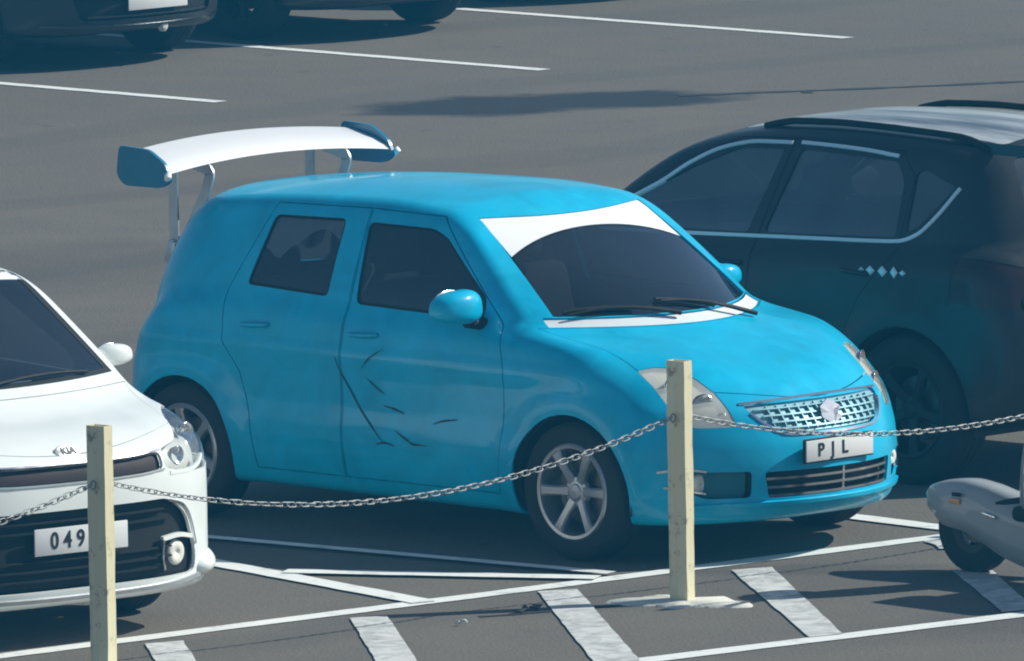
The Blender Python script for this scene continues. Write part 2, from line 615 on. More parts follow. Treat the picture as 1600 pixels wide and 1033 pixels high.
def surface_nets(f, lo, hi, h):
    lo, hi = np.array(lo, float), np.array(hi, float)
    n = np.ceil((hi - lo) / h).astype(int) + 1
    ax = [lo[i] + h * np.arange(n[i]) for i in range(3)]
    V = np.empty(n, np.float64)
    for i in range(0, n[0], 24):
        g = np.stack(np.meshgrid(ax[0][i:i + 24], ax[1], ax[2], indexing='ij'), -1)
        V[i:i + 24] = f(g)
    V[np.abs(V) < 1e-9] = 1e-9
    s = V < 0
    cnt = np.zeros(n - 1, np.int8)
    for a in (0, 1):
        for b in (0, 1):
            for c in (0, 1):
                cnt += s[a:n[0] - 1 + a, b:n[1] - 1 + b, c:n[2] - 1 + c]
    I, J, K = np.nonzero((cnt > 0) & (cnt < 8))
    idx = -np.ones(n - 1, np.int64)
    idx[I, J, K] = np.arange(len(I))
    cor = [(a, b, c) for a in (0, 1) for b in (0, 1) for c in (0, 1)]
    val = np.stack([V[I + a, J + b, K + c] for a, b, c in cor], 1)
    acc = np.zeros((len(I), 3))
    num = np.zeros(len(I))
    for p in range(8):
        for q in range(p + 1, 8):
            if sum(abs(cor[p][i] - cor[q][i]) for i in range(3)) != 1:
                continue
            vp, vq = val[:, p], val[:, q]
            m = (vp < 0) != (vq < 0)
            t = np.where(m, vp / np.where(m, vp - vq, 1), 0)
            pt = np.array(cor[p])[None] + t[:, None] * (np.array(cor[q]) - np.array(cor[p]))[None]
            acc[m] += pt[m]
            num[m] += 1
    P = lo + h * (np.stack([I, J, K], 1) + acc / num[:, None])
    faces = []
    for a in range(3):
        b, c = (a + 1) % 3, (a + 2) % 3
        sl0 = [slice(None)] * 3
        sl1 = [slice(None)] * 3
        sl0[a] = slice(0, n[a] - 1)
        sl1[a] = slice(1, n[a])
        for q in (b, c):
            sl0[q] = slice(1, n[q] - 1)
            sl1[q] = slice(1, n[q] - 1)
        s0, s1 = s[tuple(sl0)], s[tuple(sl1)]
        e = np.stack(np.nonzero(s0 != s1), 1)
        inside0 = s0[tuple(e.T)]
        g = e.copy()
        g[:, b] += 1
        g[:, c] += 1

        def ci(db, dc):
            q = g.copy()
            q[:, b] -= db
            q[:, c] -= dc
            return idx[q[:, 0], q[:, 1], q[:, 2]]
        qd = np.stack([ci(1, 1), ci(0, 1), ci(0, 0), ci(1, 0)], 1)
        qd[~inside0] = qd[~inside0][:, ::-1]
        faces.append(qd)
    Fq = np.concatenate(faces)
    for it in range(3):
        g = grad(f, P)
        step = f(P)[:, None] * g / np.maximum((g * g).sum(1, keepdims=True), 1e-4)
        ln = np.linalg.norm(step, axis=1, keepdims=True)
        P = P - step * np.minimum(1, h * 0.5 / np.maximum(ln, 1e-9))
    return P, Fq


def np_mesh(P, Fq):
    me = bpy.data.meshes.new('solid')
    me.vertices.add(len(P))
    me.vertices.foreach_set('co', np.asarray(P, np.float32).ravel())
    k = Fq.shape[1]
    me.loops.add(Fq.size)
    me.loops.foreach_set('vertex_index', Fq.astype(np.int32).ravel())
    me.polygons.add(len(Fq))
    me.polygons.foreach_set('loop_start', np.arange(0, Fq.size, k, dtype=np.int32))
    me.update(calc_edges=True)
    return me


def joined(meshes):
    V, F = [], []
    for me in meshes:
        o = len(V)
        V += [tuple(v.co) for v in me.vertices]
        F += [tuple(o + i for i in p.vertices) for p in me.polygons]
    m = bpy.data.meshes.new('cutters')
    m.from_pydata(V, [], F)
    m.update()
    return m


def boolean(a, b, op):
    oa = bpy.data.objects.new('boolean_a', a)
    ob = bpy.data.objects.new('boolean_b', b)
    COL.objects.link(oa)
    COL.objects.link(ob)
    md = oa.modifiers.new('b', 'BOOLEAN')
    md.operation = op
    md.object = ob
    md.solver = 'MANIFOLD'
    dg = bpy.context.evaluated_depsgraph_get()
    dg.update()
    me = bpy.data.meshes.new_from_object(oa.evaluated_get(dg))
    bpy.data.objects.remove(oa)
    bpy.data.objects.remove(ob)
    return me


class Skin:
    """outer surface of a car and what is cut from it"""

    def __init__(self, field, lo, hi, h):
        self.f, self.lo, self.hi, self.h = field, lo, hi, h
        self.cache = {}
        self.pre = {}

    def solid(self, off=0.0, h=None):
        k = round(off, 4)
        if 'base' not in self.cache:
            P, Fq = surface_nets(self.f, self.lo, self.hi, self.h)
            g = grad(self.f, P)
            self.cache['base'] = (P, Fq, g / np.maximum((g * g).sum(1, keepdims=True), 0.05))
        if k not in self.cache:
            P, Fq, g = self.cache['base']
            if off:
                P = P - off * g
                for it in range(2):
                    P = P - np.clip(self.f(P) + off, -0.01, 0.01)[:, None] * g
            self.cache[k] = np_mesh(P, Fq)
        return self.cache[k]

    def sheet(self, keep=None, cut=(), off=0.0, flange=0.014, tol=0.003, mirror=False, h=None, ck=None):
        if ck is not None and (ck, off) in self.pre:
            return self.emit(*self.pre[(ck, off)], flange, mirror)
        me = self.solid(off, h)
        if keep is not None:
            me = boolean(me, joined(keep) if isinstance(keep, list) else keep, 'INTERSECT')
        for c in cut:
            me = boolean(me, c, 'DIFFERENCE')
        nv = len(me.vertices)
        co = np.empty(nv * 3, np.float32)
        me.vertices.foreach_get('co', co)
        co = co.reshape(-1, 3).astype(float)
        npo = len(me.polygons)
        ls = np.empty(npo, np.int32)
        lt = np.empty(npo, np.int32)
        me.polygons.foreach_get('loop_start', ls)
        me.polygons.foreach_get('loop_total', lt)
        lv = np.empty(len(me.loops), np.int32)
        me.loops.foreach_get('vertex_index', lv)
        fn = np.empty(npo * 3, np.float32)
        me.polygons.foreach_get('normal', fn)
        fn = fn.reshape(-1, 3)
        fc = np.empty(npo * 3, np.float32)
        me.polygons.foreach_get('center', fc)
        fc = fc.reshape(-1, 3).astype(float)
        fv = self.f(co) + off
        on = np.abs(fv) < tol
        pid = np.repeat(np.arange(npo), lt)
        bad = np.zeros(npo, bool)
        np.logical_or.at(bad, pid, ~on[lv])
        keepf = ~bad
        cand = np.nonzero(keepf)[0]
        keepf[cand] = np.abs(self.f(fc[cand]) + off) < tol * 1.5
        kf = np.nonzero(keepf)[0]
        used = np.unique(lv[keepf[pid]])
        remap = -np.ones(nv, np.int64)
        remap[used] = np.arange(len(used))
        P = co[used]
        g = grad(self.f, P)
        g /= np.maximum(np.linalg.norm(g, axis=1, keepdims=True), 1e-6)
        rl = remap[lv].tolist()
        lsl, ltl = ls.tolist(), lt.tolist()
        vg = np.zeros((nv, 3))
        vg[used] = g
        acc = np.add.reduceat(vg[lv], ls, axis=0) if npo else vg
        ok = (acc * fn).sum(1) > 0.3 * lt
        faces = [rl[lsl[i]:lsl[i] + ltl[i]] for i in kf if ok[i]]
        if ck is not None:
            self.pre[(ck, off)] = (P, g, faces)
        return self.emit(P, g, faces, flange, mirror)

    def emit(self, P, g, faces, flange, mirror):
        if mirror:
            P = P * np.array([1, -1, 1])
            g = g * np.array([1, -1, 1])
            faces = [q[::-1] for q in faces]
        V = P.tolist()
        fl = []
        if flange:
            ed = {}
            for q in faces:
                for i in range(len(q)):
                    ed[(q[i], q[(i + 1) % len(q)])] = 1
            bd = [e for e in ed if (e[1], e[0]) not in ed]
            new = {}
            for a, b in bd:
                for v in (a, b):
                    if v not in new:
                        new[v] = len(V)
                        V.append((P[v] - g[v] * flange).tolist())
            fl = [(b, a, new[a], new[b]) for a, b in bd]
        out = bpy.data.meshes.new('sheet')
        out.from_pydata(V, [], faces + fl)
        out.shade_smooth()
        cn = []
        for q in faces:
            cn += [tuple(g[v]) for v in q]
        for p in out.polygons[len(faces):]:
            cn += [tuple(p.normal)] * p.loop_total
        out.normals_split_custom_set(cn)
        out.update()
        return out


def two(poly, plane, lo, hi, ang=0.0):
    """a cutter and its mirror image across the car's middle plane"""
    a = prism_mesh(poly, plane, lo, hi, ang)
    V = [(v.co.x, -v.co.y, v.co.z) for v in a.vertices]
    F = [tuple(p.vertices)[::-1] for p in a.polygons]
    b = bpy.data.meshes.new('mirror')
    b.from_pydata(V, [], F)
    return [a, b]


def circle(cx, cz, r, n=40):
    return [(cx + r * math.cos(2 * math.pi * i / n), cz + r * math.sin(2 * math.pi * i / n)) for i in range(n)]


# ------------------------------------------------------------------ wheels
WHEEL_CACHE = {}


def wheel_meshes(key, Rt, rr_, wid, spokes, sw, mat_rim):
    if key in WHEEL_CACHE:
        return WHEEL_CACHE[key]
    h = wid / 2
    prof = [(rr_ - 0.012, -h * 0.80), (rr_ + 0.012, -h * 0.93), (Rt - 0.055, -h), (Rt - 0.02, -h * 0.92), (Rt - 0.004, -h * 0.72),
            (Rt, -h * 0.4), (Rt - 0.006, -h * 0.36), (Rt, -h * 0.32), (Rt, -0.008), (Rt - 0.007, 0.0), (Rt, 0.008), (Rt, h * 0.32), (Rt - 0.006, h * 0.36),
            (Rt, h * 0.4), (Rt - 0.004, h * 0.72), (Rt - 0.02, h * 0.92), (Rt - 0.055, h), (rr_ + 0.012, h * 0.93), (rr_ - 0.012, h * 0.80)]
    V, F = lathe(prof, 56)
    tyre = pydata('tyre', V, F, True, 40)
    # rim: outer face towards -y
    bm = bmesh.new()
    prof = [(rr_, -h * 0.86), (rr_ - 0.008, -h * 0.93), (rr_ - 0.022, -h * 0.90), (rr_ - 0.028, -h * 0.6), (rr_ - 0.045, h * 0.7), (rr_ - 0.01, h * 0.8),
            (rr_ - 0.012, 0)]
    V, F = lathe(prof, 56)
    vs = [bm.verts.new(v) for v in V]
    for q in F:
        bm.faces.new([vs[i] for i in q])
    for k in range(spokes):
        a = 2 * math.pi * k / spokes + 0.02
        d = Vector((math.cos(a), 0, math.sin(a)))
        s = Vector((-math.sin(a), 0, math.cos(a)))
        secs = []
        for t, (r, ww, y0) in enumerate([(0.045, sw * 0.62, -h * 0.62), (rr_ * 0.45, sw * 0.48, -h * 0.74), (rr_ * 0.78, sw * 0.56, -h * 0.86), (rr_ - 0.014, sw * 0.8, -h * 0.86)]):
            ring = []
            for (u, yy) in [(-1, 0.030), (-1, 0.008), (-0.65, 0.0), (0.65, 0.0), (1, 0.008), (1, 0.030)]:
                ring.append(bm.verts.new(d * r + s * (u * ww / 2) + Vector((0, y0 + yy, 0))))
            secs.append(ring)
        for i in range(3):
            for j in range(6):
                bm.faces.new((secs[i][j], secs[i][(j + 1) % 6], secs[i + 1][(j + 1) % 6], secs[i + 1][j]))
        bm.faces.new(secs[0])
        bm.faces.new(secs[-1][::-1])
    V, F = lathe([(0.0005, -h * 0.70), (0.030, -h * 0.68), (0.036, -h * 0.62), (0.062, -h * 0.58), (0.072, -h * 0.40), (0.0005, -h * 0.2)], 32)
    vs = [bm.verts.new(v) for v in V]
    for q in F:
        bm.faces.new([vs[i] for i in q])
    rim = fin(bm, 'wheel', 35)
    V, F = lathe([(0.0005, -0.012), (rr_ * 0.66, -0.012), (rr_ * 0.66, 0.012), (0.0005, 0.012)], 40)
    disc = pydata('brake_disc', V, F, True, 30)
    rim.materials.append(mat_rim)
    tyre.materials.append(M['rubber'])
    disc.materials.append(M['brake'])
    WHEEL_CACHE[key] = (rim, tyre, disc)
    return WHEEL_CACHE[key]


def add_wheel(parent, x, y, Rt, wm, ang=0.0, steer=0.0):
    rim, tyre, disc = wm
    w = link('wheel', rim, None, parent)
    w.location = (x, y, Rt)
    flip = math.pi if y > 0 else 0
    w.rotation_euler = (0, ang, flip + steer)
    t = link('tyre', tyre, None, w)
    d = link('brake_disc', disc, None, w)
    return w


def wheel_liner(parent, x, z, r, y0, y1, s):
    """dark half barrel inside the arch"""
    V, F = [], []
    n = 28
    for i in range(n + 1):
        a = math.pi * (1.16 * i / n - 0.08)
        for yy in (y0, y1):
            V.append((x + r * math.cos(a), s * yy, z + r * math.sin(a)))
    for i in range(n):
        F.append((2 * i, 2 * i + 1, 2 * i + 3, 2 * i + 2))
    c = len(V)
    V.append((x, s * y0, z))
    for i in range(n):
        F.append((2 * i, 2 * i + 2, c))
    return link('wheel_liner', pydata('wheel_liner', V, F), M['lining'], parent)


def plate_text(parent, txt, size, loc, rot, mat, extr=0.0012, name='plate_lettering', sx=1.0):
    cu = bpy.data.curves.new(name, 'FONT')
    cu.body = txt
    cu.size = size
    cu.extrude = extr
    cu.align_x = 'CENTER'
    cu.align_y = 'CENTER'
    cu.offset = 0.0018
    o = bpy.data.objects.new(name, cu)
    COL.objects.link(o)
    dg = bpy.context.evaluated_depsgraph_get()
    dg.update()
    me = bpy.data.meshes.new_from_object(o.evaluated_get(dg))
    bpy.data.objects.remove(o)
    o = link(name, me, mat, parent)
    o.location = loc
    o.rotation_euler = rot
    o.scale = (sx, 1, 1)
    return o


def interior(car, xf, xs, xr, hw, zfl, mats):
    """dash, steering wheel, front seats and rear bench (right-hand drive)"""
    bm = bmesh.new()
    bm_box(bm, (xf, 0, zfl + 0.46), (0.42, hw * 1.85, 0.30), 0.06, 3)
    bm_box(bm, (xf - 0.12, -0.36, zfl + 0.63), (0.22, 0.36, 0.10), 0.04, 3)
    link('dashboard', fin(bm, 'dashboard'), M['dash'], car)
    bm = bmesh.new()
    cx = Vector((xf - 0.42, -0.36, zfl + 0.55))
    tube(bm, [cx + Vector((0.07 * math.sin(a), 0.18 * math.cos(a), 0.17 * math.sin(a))) for a in [2 * math.pi * i / 28 for i in range(28)]], 0.014, 8, closed=True)
    tube(bm, [cx + Vector((0, -0.17, 0)), cx, cx + Vector((0, 0.17, 0))], 0.016, 6)
    tube(bm, [cx, cx + Vector((0.25, 0, -0.08))], 0.03, 6)
    link('steering_wheel', fin(bm, 'steering_wheel'), M['dash'], car)
    for s in (-1, 1):
        bm = bmesh.new()
        bm_box(bm, (xs + 0.22, s * 0.36, zfl + 0.20), (0.52, 0.48, 0.18), 0.06, 3)
        bm_box(bm, (xs - 0.06, s * 0.36, zfl + 0.50), (0.16, 0.47, 0.62), 0.06, 3, Matrix.Rotation(R(-14), 4, 'Y'))
        bm_box(bm, (xs - 0.17, s * 0.36, zfl + 0.92), (0.11, 0.27, 0.19), 0.045, 3, Matrix.Rotation(R(-10), 4, 'Y'))
        link('seat', fin(bm, 'seat'), M['seat'], car)
    bm = bmesh.new()
    bm_box(bm, (xr + 0.25, 0, zfl + 0.20), (0.48, hw * 1.6, 0.18), 0.06, 3)
    bm_box(bm, (xr - 0.06, 0, zfl + 0.48), (0.16, hw * 1.6, 0.58), 0.06, 3, Matrix.Rotation(R(-16), 4, 'Y'))
    for s in (-1, 1):
        bm_box(bm, (xr - 0.16, s * 0.34, zfl + 0.82), (0.10, 0.26, 0.13), 0.04, 3)
    link('seat', fin(bm, 'seat'), M['seat'], car)


def mirror_pod(car, x, y, z, s, mat, sc=1.0, name='side_mirror'):
    """rounded shell with a dark glass at the back and a stalk; s: -1 right, +1 left"""
    bm = bmesh.new()
    bmesh.ops.create_uvsphere(bm, u_segments=28, v_segments=16, radius=1.0)
    for v in bm.verts:
        q = Vector([math.copysign(abs(t_) ** 0.72, t_) for t_ in v.co])
        xx = q.x * 0.075 if q.x > 0 else q.x * 0.045
        v.co = Vector((xx * sc, q.y * 0.122 * sc * (1 - 0.10 * q.z), q.z * 0.066 * sc * (1 - 0.12 * s * q.y)))
        v.co = Vector((v.co.x - 0.05 * abs(v.co.y) / 0.12 * 0.4, v.co.y, v.co.z))
    o = link(name, fin(bm, name, 60), mat, car)
    o.location = (x, y, z)
    bm = bmesh.new()
    bmesh.ops.create_uvsphere(bm, u_segments=24, v_segments=10, radius=1.0)
    for v in bm.verts:
        v.co = Vector((v.co.x * 0.008 - 0.052, v.co.y * 0.10 * sc, v.co.z * 0.066 * sc))
    link('mirror_glass', fin(bm, 'mirror_glass', 60), M['chrome'], o)
    bm = bmesh.new()
    tube(bm, [(0.0, -s * 0.06, -0.06 * sc), (0.0, -s * 0.13, -0.075 * sc), (0.01, -s * 0.20, -0.08 * sc)], [0.03, 0.026, 0.034], 10)
    link('stalk', fin(bm, 'stalk', 50), M['trim'], o)
    return o


def side_pt(f, x, z, s=-1, off=0.0):
    """point on the flank at x, z"""
    ys = np.linspace(0.3, 1.1, 400)
    v = f(np.stack([np.full_like(ys, x), ys, np.full_like(ys, z)], -1))
    i = np.argmax(v > 0)
    return Vector((x, s * (float(ys[i]) + off), z))


def front_pt(f, y, z, lo=0.2, hi=1.1, off=0.0):
    xs = np.linspace(hi, lo, 600)
    v = f(np.stack([xs, np.full_like(xs, y), np.full_like(xs, z)], -1))
    i = np.argmax(v < 0)
    return Vector((float(xs[i]) + off, y, z))


def rear_pt(f, y, z, lo=-5, hi=-2, off=0.0):
    xs = np.linspace(lo, hi, 1500)
    v = f(np.stack([xs, np.full_like(xs, y), np.full_like(xs, z)], -1))
    i = np.argmax(v < 0)
    return Vector((float(xs[i]) - off, y, z))


def top_pt(f, x, y, lo=0.5, hi=1.8, off=0.0):
    zs = np.linspace(hi, lo, 800)
    v = f(np.stack([np.full_like(zs, x), np.full_like(zs, y), zs], -1))
    i = np.argmax(v < 0)
    return Vector((x, y, float(zs[i]) + off))


def handle(parent, f, x, z, s, mat, ln=0.17):
    p = side_pt(f, x, z, s)
    bm = bmesh.new()
    pts = [(x + ln / 2 * t, p.y + s * (0.028 * (1 - t ** 4)), z + 0.004 * t) for t in [i / 6 - 1 for i in range(13)]]
    tube(bm, pts, [0.011] * 13, 8)
    return link('handle', fin(bm, 'handle', 50), mat, parent)


def strip_on(f, pts, wid, mode, mat, parent, name, off=0.004, s=-1, th=0.006):
    """thin raised moulding following the surface; pts are (x,z) on the flank or (y,z) on the front"""
    P = []
    for a, b in pts:
        P.append(side_pt(f, a, b, s, off) if mode == 'side' else front_pt(f, a, b, off=off))
    bm = bmesh.new()
    rows = []
    n = len(P)
    for i, p in enumerate(P):
        t = (P[min(i + 1, n - 1)] - P[max(i - 1, 0)]).normalized()
        g = grad(f, np.array([p[:]]))[0]
        g = Vector(g).normalized()
        b = g.cross(t).normalized()
        rows.append([bm.verts.new(p + b * (wid / 2) - g * th * 1.5), bm.verts.new(p + b * (wid / 2) * 0.8 + g * th), bm.verts.new(p - b * (wid / 2) * 0.8 + g * th),
                     bm.verts.new(p - b * (wid / 2) - g * th * 1.5)])
    for i in range(n - 1):
        for k in range(4):
            bm.faces.new((rows[i][k], rows[i][(k + 1) % 4], rows[i + 1][(k + 1) % 4], rows[i + 1][k]))
    bm.faces.new(rows[0])
    bm.faces.new(rows[-1][::-1])
    return link(name, fin(bm, name, 40), mat, parent)


def spl(pts, n=24):
    """points along a smooth curve through pts"""
    t = np.linspace(0, 1, len(pts))
    fx = pchip([(t[i], pts[i][0]) for i in range(len(pts))])
    fy = pchip([(t[i], pts[i][1]) for i in range(len(pts))])
    u = np.linspace(0, 1, n)
    return [(float(a), float(b)) for a, b in zip(fx(u), fy(u))]


# ================================================================== the ground and its markings
def build_ground():
    V = [(-300, -300, 0), (300, -300, 0), (300, 300, 0), (-300, 300, 0)]
    g = link('ground', pydata('ground', V, [(0, 1, 2, 3)], False), M['asphalt'])
    g['kind'] = 'structure'
    return g


GROUND = build_ground()


def ragged(poly, step=0.05, amp=0.006, seed=0):
    r = random.Random(seed)
    out = []
    n = len(poly)
    for i in range(n):
        a, b = Vector(poly[i]), Vector(poly[(i + 1) % n])
        d = b - a
        m = max(1, int(d.length / step))
        nn = Vector((-d.y, d.x)).normalized()
        for k in range(m):
            q = a + d * (k / m) + nn * r.uniform(-amp, amp)
            out.append((q.x, q.y))
    return out


def marking(poly, name='painted_line', z=0.004, seed=0, amp=0.007):
    p = ragged(poly, 0.11, amp * 0.6, seed)
    bm = bmesh.new()
    f = bm.faces.new([bm.verts.new((x, y, z)) for x, y in p])
    if f.normal.z < 0:
        f.normal_flip()
    bmesh.ops.triangulate(bm, faces=[f])
    me = bpy.data.meshes.new(name)
    bm.to_mesh(me)
    bm.free()
    return link(name, me, M['stripe' if 'stripe' in name else 'line'], GROUND)


def band(a, b, w):
    a, b = Vector(a), Vector(b)
    d = (b - a).normalized()
    n = Vector((-d.y, d.x)) * (w / 2)
    return [tuple(a - n), tuple(b - n), tuple(b + n), tuple(a + n)]


lev = 0.004
for i, (a, b, w) in enumerate([
        ((0.0, -6.4), (0.50, -1.40), 0.12), ((0.50, -1.40), (0.72, 0.80), 0.12),       # front edge of the bays
        ((2.05, -5.0), (2.75, -0.4), 0.13),                                             # outer edge of the island
        ((-16.52, 12.94), (-20.8, 13.05), 0.11), ((-16.36, 15.58), (-20.8, 15.72), 0.11), ((-16.30, 18.28), (-20.8, 18.40), 0.11),
        ((-16.42, 10.3), (-20.8, 10.4), 0.11), ((-16.25, 21.0), (-20.8, 21.1), 0.11)]):
    marking(band(a, b, w), 'painted_line', 0.004, i)
# bay dividers, repainted over older ones
marking(band((0.44, -2.16), (-4.6, -1.15), 0.13), 'painted_line', 0.008, 21)
marking(band((0.50, -1.17), (-0.72, -1.86), 0.12), 'painted_line', 0.012, 22)
marking(band((0.46, -1.05), (-1.85, -1.30), 0.08), 'painted_line', 0.016, 23)
marking(band((0.72, 0.95), (-4.3, 1.25), 0.13), 'painted_line', 0.008, 24)
marking([(0.78, 0.58), (1.02, 0.42), (1.14, 0.58), (0.86, 0.80)], 'painted_stripe', 0.008, 25, 0.03)
for i, q in enumerate([
        [(0.42, -3.77), (0.48, -3.61), (1.75, -4.62), (1.63, -4.74)],
        [(0.54, -2.70), (0.61, -2.55), (2.16, -3.83), (2.10, -4.0)],
        [(0.58, -1.62), (0.66, -1.46), (2.38, -2.85), (2.30, -3.03)],
        [(0.76, -0.62), (0.83, -0.44), (2.50, -1.77), (2.46, -1.93)],
        [(1.50, -0.03), (1.66, 0.06), (2.62, -0.72), (2.58, -0.88)]]):
    marking(q, 'painted_stripe', 0.0065, 40 + i, 0.005)


def tar_seam(pts, w, name='asphalt_crack', seed=3):
    r = random.Random(seed)
    bm = bmesh.new()
    rows = []
    P = []
    for i in range(len(pts) - 1):
        a, b = Vector(pts[i]), Vector(pts[i + 1])
        m = max(2, int((b - a).length / 0.07))
        P += [a + (b - a) * k / m for k in range(m)]
    P.append(Vector(pts[-1]))
    for i, p in enumerate(P):
        t = (P[min(i + 1, len(P) - 1)] - P[max(0, i - 1)]).normalized()
        n = Vector((-t.y, t.x))
        c = p + n * r.uniform(-0.012, 0.012)
        h = w * r.uniform(0.25, 0.65)
        rows.append((bm.verts.new((c.x - n.x * h, c.y - n.y * h, 0.02 if False else 0.0035)), bm.verts.new((c.x + n.x * h, c.y + n.y * h, 0.0035))))
    for i in range(len(rows) - 1):
        bm.faces.new((rows[i][0], rows[i + 1][0], rows[i + 1][1], rows[i][1]))
    return link(name, fin(bm, name), M['ink_tar'], GROUND)


M['ink_tar'] = simple('tar', (0.028, 0.030, 0.033), 0.8)
tar_seam([(-14.49, 14.85), (-14.08, 15.49), (-13.7, 16.1), (-13.37, 16.73), (-12.6, 18.2)], 0.09)
tar_seam([(-14.06, 15.5), (-13.95, 15.42)], 0.05, seed=5)
tar_seam([(0.93, -2.32), (1.05, -1.98), (1.12, -1.75), (1.25, -1.5)], 0.035, seed=6)


# ================================================================== the teal hatchback
def build_swift():
    c = dict(
        w=[(-3.05, 0.80), (-2.43, 0.830), (-1.2, 0.832), (0, 0.832), (0.5, 0.82), (0.9, 0.80)],
        side=[(0.1, -0.075), (0.2, -0.045), (0.32, -0.012), (0.46, 0.002), (0.60, -0.012), (0.72, -0.012), (0.80, -0.004), (0.86, -0.018), (0.95, -0.040), (1.1, -0.09)],
        ztop=[(0.86, 0.60), (0.80, 0.645), (0.72, 0.700), (0.60, 0.775), (0.42, 0.852), (0.15, 0.930), (-0.1, 0.978), (-0.4, 1.015), (-1.2, 1.03),
              (-2.2, 1.06), (-2.6, 1.02), (-2.85, 0.95), (-3.05, 0.86)],
        zbot=[(0.9, 0.23), (0.7, 0.185), (0.4, 0.175), (-2.4, 0.19), (-2.8, 0.25), (-3.05, 0.33)],
        xf=[(0.10, 0.72), (0.20, 0.80), (0.30, 0.835), (0.42, 0.842), (0.50, 0.835), (0.58, 0.812), (0.66, 0.775), (0.74, 0.70), (0.85, 0.58), (1.0, 0.40)],
        xr=[(0.15, -2.80), (0.3, -2.95), (0.45, -3.00), (0.62, -3.0), (0.76, -2.965), (0.88, -2.90), (1.0, -2.80), (1.1, -2.68)],
        plan=(0.45, 2.2, 0.20, 2.8),
        wg=[(0.7, 0.80), (0.95, 0.770), (1.03, 0.752), (1.2, 0.690), (1.38, 0.612), (1.5, 0.55), (1.6, 0.5)],
        wgx=[(-3.0, -0.03), (-2.2, -0.008), (-1.3, 0.0), (-0.9, -0.005), (-0.3, -0.045), (0.2, -0.10)],
        roof=[(-3.0, 1.385), (-2.7, 1.435), (-2.3, 1.478), (-1.8, 1.505), (-1.35, 1.512), (-1.05, 1.495), (-0.8, 1.46), (-0.5, 1.40), (0.2, 1.25)],
        hatch=[(0.7, -3.04), (0.95, -3.01), (1.1, -2.945), (1.25, -2.85), (1.4, -2.735), (1.5, -2.66)],
        hatchcurve=(0.30, 2.6),
        screen=(-0.02, 1.86, 0.27, 0.72), belt=1.0, rooftop=1.44,
        crown=0.045, rcrown=0.045, flare=0.028, k=(0.075, 0.10, 0.05, 0.05, 0.04, 0.12, 0.045),
        hubs=[(0, 0.305, 0.335), (-2.43, 0.305, 0.335)])
    f = car_field(c)
    sk = Skin(f, (-3.12, -0.98, 0.08), (0.95, 0.98, 1.6), 0.018)
    car = empty('hatchback_car')
    tag(car, 'teal blue hatchback with large white rear wing and white windscreen strip', 'car')
    FD = [(-0.43, 0.26), (-0.40, 0.55), (-0.40, 0.82), (-0.47, 0.99), (-0.98, 1.425), (-1.43, 1.435), (-1.415, 0.95), (-1.40, 0.26)]
    RD = [(-1.405, 0.26), (-1.42, 0.95), (-1.435, 1.435), (-2.03, 1.425), (-2.20, 1.04), (-2.17, 0.82), (-2.06, 0.68), (-1.99, 0.50), (-1.96, 0.26)]
    FW = rounded([(-1.38, 1.025), (-1.425, 1.375), (-1.02, 1.370), (-0.92, 1.335), (-0.60, 1.095), (-0.60, 1.005)], 0.035)
    RW = rounded([(-1.565, 1.045), (-1.57, 1.380), (-2.02, 1.372), (-2.09, 1.065)], 0.03)
    AR = [circle(0, 0.305, 0.338), circle(-2.43, 0.305, 0.338)]
    ys = np.linspace(-0.60, 0.60, 25)
    base = [(-0.055 - 0.255 * (y / 0.60) ** 2, float(y)) for y in ys]
    yt = np.linspace(0.50, -0.50, 21)
    tp = [(-0.775 - 0.085 * (y / 0.50) ** 2, float(y)) for y in yt]
    SCR = base + tp
    yb = np.linspace(-0.53, 0.53, 21)
    STR = [(-0.685 + 0.055 * (y / 0.5) ** 2 * 0.9, float(y)) for y in yb] + tp
    ym = np.linspace(0.53, -0.53, 21)
    SC2 = base + [(-0.680 + 0.055 * (y / 0.5) ** 2 * 0.9, float(y)) for y in ym]
    yh = np.linspace(-0.665, 0.665, 31)
    fe = [(0.705 - 0.46 * (abs(y) / 0.8) ** 2.0, float(y)) for y in yh]
    re = [(0.035 - 0.27 * (y / 0.62) ** 2, float(y)) for y in np.linspace(0.70, -0.70, 31)]
    BON = fe + re
    COWL = [(0.030 - 0.27 * (y / 0.62) ** 2, float(y)) for y in np.linspace(-0.66, 0.66, 25)] + \
           [(-0.048 - 0.255 * (y / 0.60) ** 2, float(y)) for y in np.linspace(0.64, -0.64, 25)]
    HL = [(-0.289, 0.838), (-0.206, 0.850), (-0.126, 0.842), (-0.033, 0.800), (0.051, 0.739), (0.102, 0.679), (0.135, 0.623), (0.121, 0.602), (-0.042, 0.600),
          (-0.113, 0.633), (-0.162, 0.70), (-0.218, 0.773)]
    HL = rounded(HL, 0.02, 3)
    UG = rounded([(-0.42, 0.690), (0.42, 0.690), (0.37, 0.62), (0.26, 0.565), (-0.26, 0.565), (-0.37, 0.62)], 0.03)
    LG = rounded([(-0.39, 0.405), (0.39, 0.405), (0.37, 0.288), (-0.37, 0.288)], 0.02)
    FG = rounded([(0.44, 0.410), (0.69, 0.415), (0.66, 0.325), (0.60, 0.295), (0.44, 0.295)], 0.02)
    RGL = rounded([(-0.52, 1.02), (0.52, 1.02), (0.44, 1.35), (-0.44, 1.35)], 0.05)
    TL = rounded([(0.50, 0.74), (0.655, 0.74), (0.63, 1.04), (0.54, 1.04)], 0.04)
    cut = []
    for q in (FD, RD):
        cut += two(q, 'xz', -1.2, -0.3)
    cw = []
    for q in (FW, RW):
        cw += two(q, 'xz', -1.2, -0.3)
    arch = []
    for q in AR:
        arch += two(q, 'xz', -1.2, -0.42)
    scr = prism_mesh(SCR, 'xy', 0.9, 1.7)
    cowl = prism_mesh(COWL, 'xy', 0.85, 1.3)
